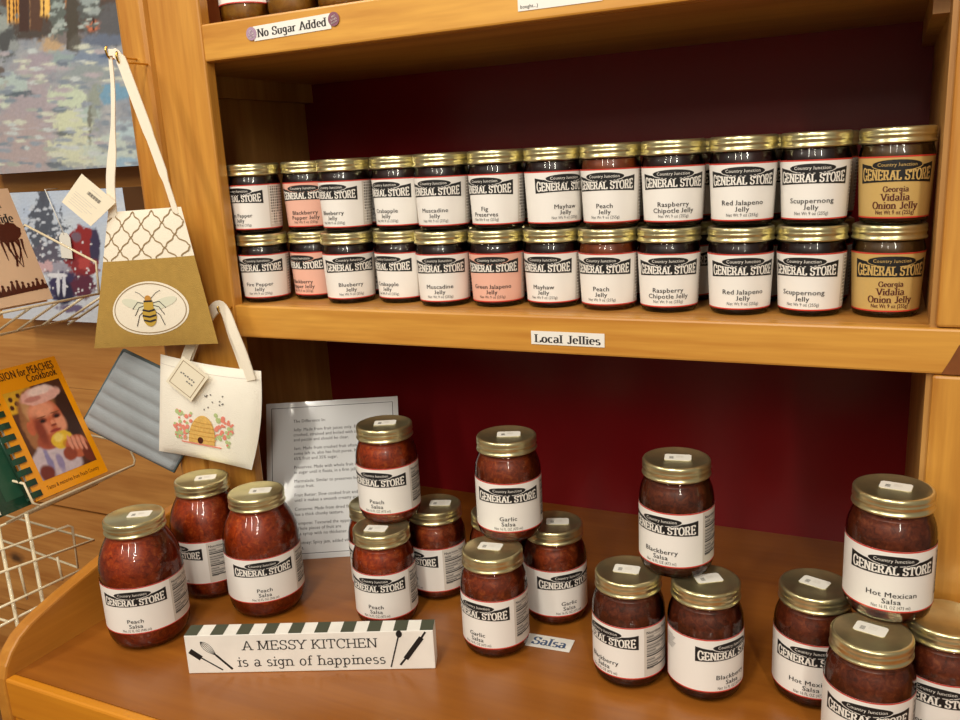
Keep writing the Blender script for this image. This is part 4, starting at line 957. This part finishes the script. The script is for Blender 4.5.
for _k in range(40):
    _c = _r.choice(((150, 162, 160), (96, 102, 100), (172, 182, 178)))
    SNOW.append((_r.choice((6, 58, 62, 90)) + _r.uniform(-8, 8), _r.uniform(0, 36), _r.uniform(1.2, 3.2), _r.uniform(0.8, 2.0), _c, .6, .5, 0))
SNOW += [(13, 4, 4.2, 15, (240, 180, 88), .4, .15, 1), (47, 3, 4.2, 12, (246, 196, 104), .4, .15, 1), (11, 5, .8, 16, (92, 60, 36), .4, .2, 1), (15.5, 5, .8, 16, (92, 60, 36), .4, .2, 1), (46, 4, .8, 14, (92, 60, 36), .4, .2, 1)]
def front1(X, Z):
    s_ = A1[0][0]*X+A1[0][1]*Z+A1[0][2]; t_ = A1[1][0]*X+A1[1][1]*Z+A1[1][2]
    n_ = noise.noise((s_*.05, t_*.07, 1.0))*0.5+noise.noise((s_*.16, t_*.2, 4.0))*0.35
    return layers(lin((158+44*n_, 162+38*n_, 170+26*n_)), SNOW, s_, t_, 0.06)
canvas('snow_painting', 'large snowy woodland painting with glowing cabin windows, hung highest on the pine wall', -0.98, -0.475, 0.5925, 1.05, 0.33, 0.40, 180, 150, front1)
TRUCK = [(60, 330, 140, 44, (206, 212, 224), .3, .3, 0), (46, 200, 5, 14, (84, 88, 102), .4, .6, 0), (45, 218, 13, 16, (88, 94, 108), .35, .9, 0), (46, 240, 20, 18, (86, 92, 106), .35, .9, 0), (50, 258, 22, 14, (96, 92, 108), .4, .9, 0)]
_r = random.Random(11)
for _k in range(34): TRUCK.append((30+34*_r.random(), 205+58*_r.random(), 2.2, 1.4, (198, 206, 220), .6, .5, 0))
TRUCK += [(84, 244, 15, 18, (148, 44, 46), .15, .2, 0), (96, 246, 5, 18, (62, 56, 86), .3, .2, 0), (78, 236, 5, 5, (118, 96, 112), .4, .2, 0), (80, 266, 20, 10, (138, 46, 52), .2, .3, 0), (62, 270, 12, 10, (160, 158, 174), .4, .6, 0), (46, 266, 8, 6, (206, 170, 176), .4, .5, 0),
 (66, 286, 17, 16, (62, 56, 92), .2, .2, 0), (84, 284, 12, 12, (96, 44, 66), .3, .3, 0), (86, 262, 6, 6, (182, 72, 70), .4, .3, 0), (66, 292, 9, 12, (44, 42, 70), .3, .1, 0), (60, 282, 1.8, 12, (220, 222, 232), .4, .2, 0), (66, 284, 1.8, 12, (214, 216, 228), .4, .2, 0), (58, 274, 10, 2.2, (226, 226, 234), .4, .3, 0), (74, 308, 14, 4, (110, 96, 128), .5, .5, 0)]
for _k in range(60): TRUCK.append((30+68*_r.random(), 230+64*_r.random(), 1.0, 1.0, (226, 226, 232), .6, 0, 0))
def front2(X, Z):
    s_ = A2[0][0]*X+A2[0][1]*Z+A2[0][2]; t_ = A2[1][0]*X+A2[1][1]*Z+A2[1][2]
    n_ = noise.noise((s_*.05, t_*.07, 1.0))
    return layers(lin((196+14*n_, 208+10*n_, 226)), TRUCK, s_, t_, 0.06)
canvas('truck_canvas', 'smaller canvas print of a snow dusted red truck and fir tree, below the large painting', -0.96, -0.541, 0.283, 0.553, 0.33, 0.40, 170, 110, front2)
# price tag on a string
o0 = Vector((-0.70, 0.3245, 0.43)); t = thing('price_tag', 'small white price tag on a string over the truck print', 'tag', o0)
mb = MB(); f = flat((-0.735-o0.x, 0, -0.012), (1, 0, -0.06), (0.06, 0, 1), (0, -1, 0))
tp = [(0.0, 0.0), (0.032, 0.0), (0.032, 0.042), (0.024, 0.052), (0.008, 0.052), (0.0, 0.042)]
mb.add([f(u, v, o) for o in (0, 0.0008) for u, v in tp], [tuple(range(6)), tuple(range(6, 12))]+[(i, (i+1) % 6, 6+(i+1) % 6, 6+i) for i in range(6)], M['sticker']); obj('tag_card', mb, t)
mb = MB(); mb.tube([f(0.016, 0.048, 0.0006), (-0.752-o0.x, 0.0, 0.557-o0.z), (-0.752-o0.x, 0.03, 0.557-o0.z)], 0.001, M['sticker'], 6); obj('string', mb, t)

# ------------------------------------------------------------------ wire book rack and its books (faces right, books lean back)
rack = thing('wire_rack', 'cream wire book rack standing left of the display shelf', 'rack', (-0.36, -0.09, FLOOR))
R0 = Vector((-0.36, -0.09, FLOOR))
def rpart(name, paths, r=0.0019):
    mb = MB()
    for p in paths: mb.tube([Vector(q)-R0 for q in p], r, M['wire'], 8)
    return obj(name, mb, rack)
y0, y1 = -0.150, 0.034
for (ux, uy) in ((-0.278, -0.160), (-0.278, -0.203), (-0.47, -0.203)):
    zt = (0.118 if uy > -0.17 else 0.15) if ux > -0.3 else 0.50
    rpart('upright', [[(ux, uy, FLOOR), (ux, uy, zt)]], 0.0026)
rpart('upright', [[(-0.278, 0.06, FLOOR), (-0.278, 0.06, -0.028)]], 0.0026)
# cookbook pocket
zf = 0.1245; U = Vector((-0.30, 0, 1)).normalized()
def pocket(zf, ya, yb, xf, rise, name, slats=5, ends=True):
    fr = [(-0.47, ya, zf+rise+0.01), (xf-rise*0.45, ya, zf+rise), (xf-0.004, ya, zf+0.006), (xf, ya+0.007, zf), (xf, yb-0.007, zf), (xf-0.004, yb, zf+0.006), (xf-rise*0.45, yb, zf+rise), (-0.47, yb, zf+rise+0.01)]
    if not ends: fr = [(-0.40, ya, zf-0.06), (xf, ya, zf), (xf, yb, zf), (-0.40, yb, zf-0.06)]
    paths = [fr]
    for k in range(slats):
        y = ya+(yb-ya)*(k+0.5)/slats; paths.append([(xf, y, zf), (xf-0.10, y, zf-0.046)])
    paths += [[(xf-0.10, ya, zf-0.047), (xf-0.10, yb, zf-0.047)], [(xf-0.10, -0.20, zf-0.047), (-0.47, -0.203, zf-0.03)]]
    return rpart(name, paths)
pocket(zf, y0, y1, -0.270, 0.034, 'wire_pocket')
pocket(0.4035, -0.30, 0.052, -0.270, 0.0, 'wire_pocket', 8, False)
rpart('wire_pocket', [[(-0.47, -0.215, 0.10), (-0.27, -0.217, 0.088), (-0.27, -0.105, 0.077), (-0.271, -0.098, 0.072), (-0.285, -0.09, 0.0), (-0.47, -0.09, 0.02)],
  [(-0.27, -0.225, 0.058), (-0.27, -0.067, 0.037), (-0.47, -0.067, 0.05)], [(-0.27, -0.131, 0.039), (-0.272, -0.128, 0.0)], [(-0.27, -0.19, 0.052), (-0.272, -0.186, 0.0)], [(-0.27, -0.24, 0.01), (-0.27, -0.06, 0.0)], [(-0.278, -0.24, -0.02), (-0.278, 0.06, -0.03)], [(-0.47, -0.215, -0.02), (-0.278, -0.215, -0.02)]])
rpart('side_arm', [[(-0.47, 0.012, 0.47), (-0.408, 0.012, 0.508), (-0.266, 0.012, 0.451), (-0.270, 0.012, 0.4035)]])
# cover frames: u runs along +Y (to the right as seen), v up the leaning cover
def book(name, label, X0, Y0, Z0, lean, W, H, TH, cover, draw, spine=None, yaw=0.0, photo=None):
    base = Vector((X0, Y0, Z0)); ex = Vector((-math.sin(yaw), math.cos(yaw), 0)); bk = Vector((-math.cos(yaw), -math.sin(yaw), 0))
    up = (Vector((0, 0, 1))*math.cos(lean)+bk*math.sin(lean)); nr = ex.cross(up)
    t = thing(name, label, 'book', base); f = flat((0, 0, 0), ex, up, nr)
    def slab(o0_, o1_, m, ins=0):
        mb = MB(); vs = [f(u, v, o) for o in (o0_, o1_) for u, v in ((ins, ins), (W-ins, ins), (W-ins, H-ins), (ins, H-ins))]
        mb.add(vs, [(0, 3, 2, 1), (4, 5, 6, 7), (0, 1, 5, 4), (1, 2, 6, 5), (2, 3, 7, 6), (3, 0, 4, 7)], m); return mb
    obj('pages', slab(-TH+0.001, -0.0012, M['pages'], 0.003), t)
    obj('back_cover', slab(-TH, -TH+0.0009, cover), t)
    mb = slab(-0.0011, 0, cover); d = Draw(mb, f); draw(d, W, H); c = obj('cover', mb.mesh('cover'), t)
    if photo: photo(f, W, H, c)
    if spine: spine(f, W, H, TH, t)
    return t
def cook(d, W, H):
    o = 0.0004; K2 = M['darkbrown']
    d.text('PASSION for PEACHES', W*0.93, H*0.945, 0.0125, K2, o, align='r', maxw=W*1.02*0.82, bold=0.02); d.text('Cookbook', W*0.93, H*0.885, 0.0125, K2, o, align='r', bold=0.02, maxw=W*0.4)
    d.text('Tastes & memories from Peach Country', W*0.90, H*0.062, 0.0062, K2, o, align='r', maxw=W*0.72)
def cookphoto(f, W, H, parent):
    a, b, c, e = W*0.17, H*0.12, W*0.92, H*0.82; pw, ph = c-a, e-b
    L_ = [(0.16, 0.92, 0.30, 0.16, (222, 168, 40), .15, 0, 1)]
    for x, y in ((0.08, 0.92), (0.15, 0.86), (0.05, 0.83), (0.22, 0.94)): L_.append((x, y, 0.035, 0.028, (74, 30, 16), .3, 0, 0))
    sk, skl, skd, hr = (196, 100, 66), (228, 150, 116), (136, 56, 36), (150, 96, 58)
    L_ += [(0.46, 0.66, 0.39, 0.31, hr, .18, .12, 0), (0.30, 0.72, 0.12, 0.16, (190, 140, 92), .5, .3, 0), (0.16, 0.50, 0.10, 0.18, (164, 108, 66), .4, .3, 0), (0.88, 0.60, 0.16, 0.3, (58, 30, 20), .4, .2, 0),
      (0.34, 0.12, 0.42, 0.24, (206, 186, 192), .15, .1, 0), (0.24, 0.20, 0.05, 0.12, (140, 130, 170), .5, .5, 0), (0.40, 0.10, 0.06, 0.10, (150, 134, 170), .5, .5, 0), (0.12, 0.05, 0.12, 0.1, (120, 50, 40), .4, .2, 0),
      (0.40, 0.38, 0.22, 0.10, (170, 80, 54), .25, 0, 0), (0.50, 0.60, 0.28, 0.245, sk, .10, .03, 0), (0.47, 0.72, 0.22, 0.09, skl, .6, 0, 0), (0.70, 0.53, 0.09, 0.10, skl, .6, 0, 0), (0.42, 0.52, 0.10, 0.07, (214, 128, 98), .6, 0, 0), (0.19, 0.56, 0.06, 0.08, sk, .2, 0, 0),
      (0.33, 0.50, 0.08, 0.16, skd, .8, 0, 0), (0.56, 0.88, 0.36, 0.095, (228, 172, 158), .15, .15, 0), (0.60, 0.93, 0.22, 0.05, (246, 216, 206), .5, .3, 0), (0.42, 0.86, 0.16, 0.03, (196, 128, 116), .5, .3, 0),
      (0.42, 0.605, 0.075, 0.03, (120, 52, 36), .5, 0, 0), (0.68, 0.615, 0.075, 0.03, (120, 52, 36), .5, 0, 0), (0.42, 0.60, 0.04, 0.016, (30, 16, 14), .3, 0, 0), (0.68, 0.61, 0.04, 0.016, (30, 16, 14), .3, 0, 0),
      (0.42, 0.645, 0.08, 0.010, (120, 66, 40), .5, 0, 0), (0.68, 0.655, 0.08, 0.010, (120, 66, 40), .5, 0, 0), (0.57, 0.555, 0.035, 0.03, (222, 140, 106), .5, 0, 0), (0.57, 0.525, 0.05, 0.014, skd, .5, 0, 0), (0.56, 0.465, 0.10, 0.016, (146, 48, 40), .4, 0, 0),
      (0.60, 0.34, 0.17, 0.10, (232, 186, 48), .15, .2, 0), (0.55, 0.38, 0.09, 0.05, (246, 214, 110), .5, .3, 0), (0.66, 0.29, 0.08, 0.04, (206, 140, 30), .5, .3, 0),
      (0.80, 0.22, 0.20, 0.13, sk, .15, .05, 0), (0.62, 0.17, 0.12, 0.08, (150, 66, 42), .3, .1, 0), (0.93, 0.12, 0.10, 0.12, (120, 50, 32), .3, .1, 0)]
    for k in range(4): L_.append((0.70+0.075*k, 0.285-0.018*k, 0.034, 0.085, (226, 150, 122), .35, 0, 0)); L_.append((0.735+0.075*k, 0.26-0.018*k, 0.008, 0.07, skd, .6, 0, 0))
    def fn(u, v):
        x, y = u/pw, v/ph; n_ = noise.noise((x*5, y*7, 2.2))
        return layers(lin((88+26*n_, 48+18*n_, 30+10*n_)), L_, x, y, 2.0)
    picture('cover_photo', parent, f, pw, ph, 66, 96, fn, 0.0005, (a, b))
def comb(f, W, H, TH, t):
    mb = MB(); n = 11
    for k in range(n):
        v = H*(0.05+0.9*k/(n-1))
        pts = [f(-0.004+0.011*math.cos(a)+0.001, v, -TH/2+(TH/2+0.0022)*math.sin(a)) for a in [(-0.9+1.8*i/10)*PI/2*1.15 for i in range(11)]]
        pts = [f(0.010, v, 0.0012), f(0.004, v, 0.0026), f(-0.004, v, 0.0015), f(-0.008, v, -TH/2), f(-0.004, v, -TH-0.0005), f(0.008, v, -TH-0.001)]
        w_ = 0.0045; vs = []
        for p_ in pts: pass
        q = [(0.012, 0.0006), (0.010, 0.0014), (0.002, 0.003), (-0.004, 0.0015), (-0.0075, -TH/2), (-0.004, -TH-0.001), (0.006, -TH-0.0014)]
        for th in (0, 0.0007):
            for sgn in (-1, 1):
                vs += [f(u+th*(-1 if u < 0 else 0), v+sgn*w_, o+th*(1 if o > -TH/2 else -1)) for u, o in q]
        m_ = len(q); fs = []
        for i in range(m_-1): fs += [(i, i+1, m_+i+1, m_+i), (2*m_+i, 3*m_+i, 3*m_+i+1, 2*m_+i+1), (i, 2*m_+i, 2*m_+i+1, i+1), (m_+i, m_+i+1, 3*m_+i+1, 3*m_+i)]
        fs += [(0, m_, 3*m_, 2*m_), (m_-1, 2*m_-1, 4*m_-1, 3*m_-1)]
        mb.add(vs, fs, M['greencover'])
    mb.tube([f(-0.0062, 0.01, -TH/2), f(-0.0062, H-0.01, -TH/2)], 0.0028, M['greencover'])
    obj('comb_binding', mb, t)['label'] = 'dark green plastic comb binding'
LEAN = 0.30
book('cookbook', 'orange comb-bound peach cookbook with a child eating fruit on its cover', -0.275, -0.143, 0.1300, 0.41, 0.125, 0.196, 0.012, M['orange'], cook, comb, photo=cookphoto)
def plain(d, W, H): d.grid(W*0.1, H*0.1, W*0.9, H*0.9, mat('faded_green_print', (40, 84, 62), 0.4), 0.0004)
book('book', 'dark green book in the wire pocket behind the orange cookbook', -0.292, -0.185, 0.1225, 0.41, 0.13, 0.16, 0.012, M['greencover'], plain)
def tanc(d, W, H):
    o = 0.0004; K2 = M['darkbrown']; r = random.Random(6)
    d.text('a', W*0.86, H*0.87, 0.0125, M['ink'], o, 'times', align='r'); d.text('Guide', W*0.93, H*0.74, 0.0125, M['ink'], o, 'times', align='r')
    for k in range(9): blob(d, W*(0.70+0.2*r.random()), H*(0.56+0.10*r.random()), 0.014, 0.010, K2, o+0.0001+k*0.00001, k+60, 14)
    for k in range(7):
        x = W*(0.72+0.034*k); d.ribbon([(x, H*0.55), (x+0.004*math.sin(k*2), H*0.47), (x+0.008*math.sin(k), H*0.38-0.006*(k % 3))], [0.004, 0.0025, 0.001], K2, o+0.0003)
    d.ribbon([(W*0.78, H*0.32), (W*0.81, H*0.40), (W*0.83, H*0.55)], 0.003, K2, o+0.0003)
    d.ribbon([(0, H*0.085), (W, H*0.12)], 0.006, K2, o)
    for k in range(14):
        x = W*(0.30+0.05*k); hh = 0.005+0.009*r.random(); d.ribbon([(x, H*0.10), (x+0.002, H*0.11+hh)], [0.010, 0.003], K2, o+0.0001); d.ell(x+0.002, H*0.11+hh+0.002, 0.0022, 0.0022, K2, o+0.0001, 8, rings=1)
    d.grid(W*0.32, H*0.12, W*0.42, H*0.16, K2, o+0.0001)
book('guide_book', 'tan guide book with a dark brown tree and riders, in the upper wire pocket', -0.276, -0.215, 0.4085, 0.34, 0.153, 0.166, 0.014, M['tanbook'], tanc)
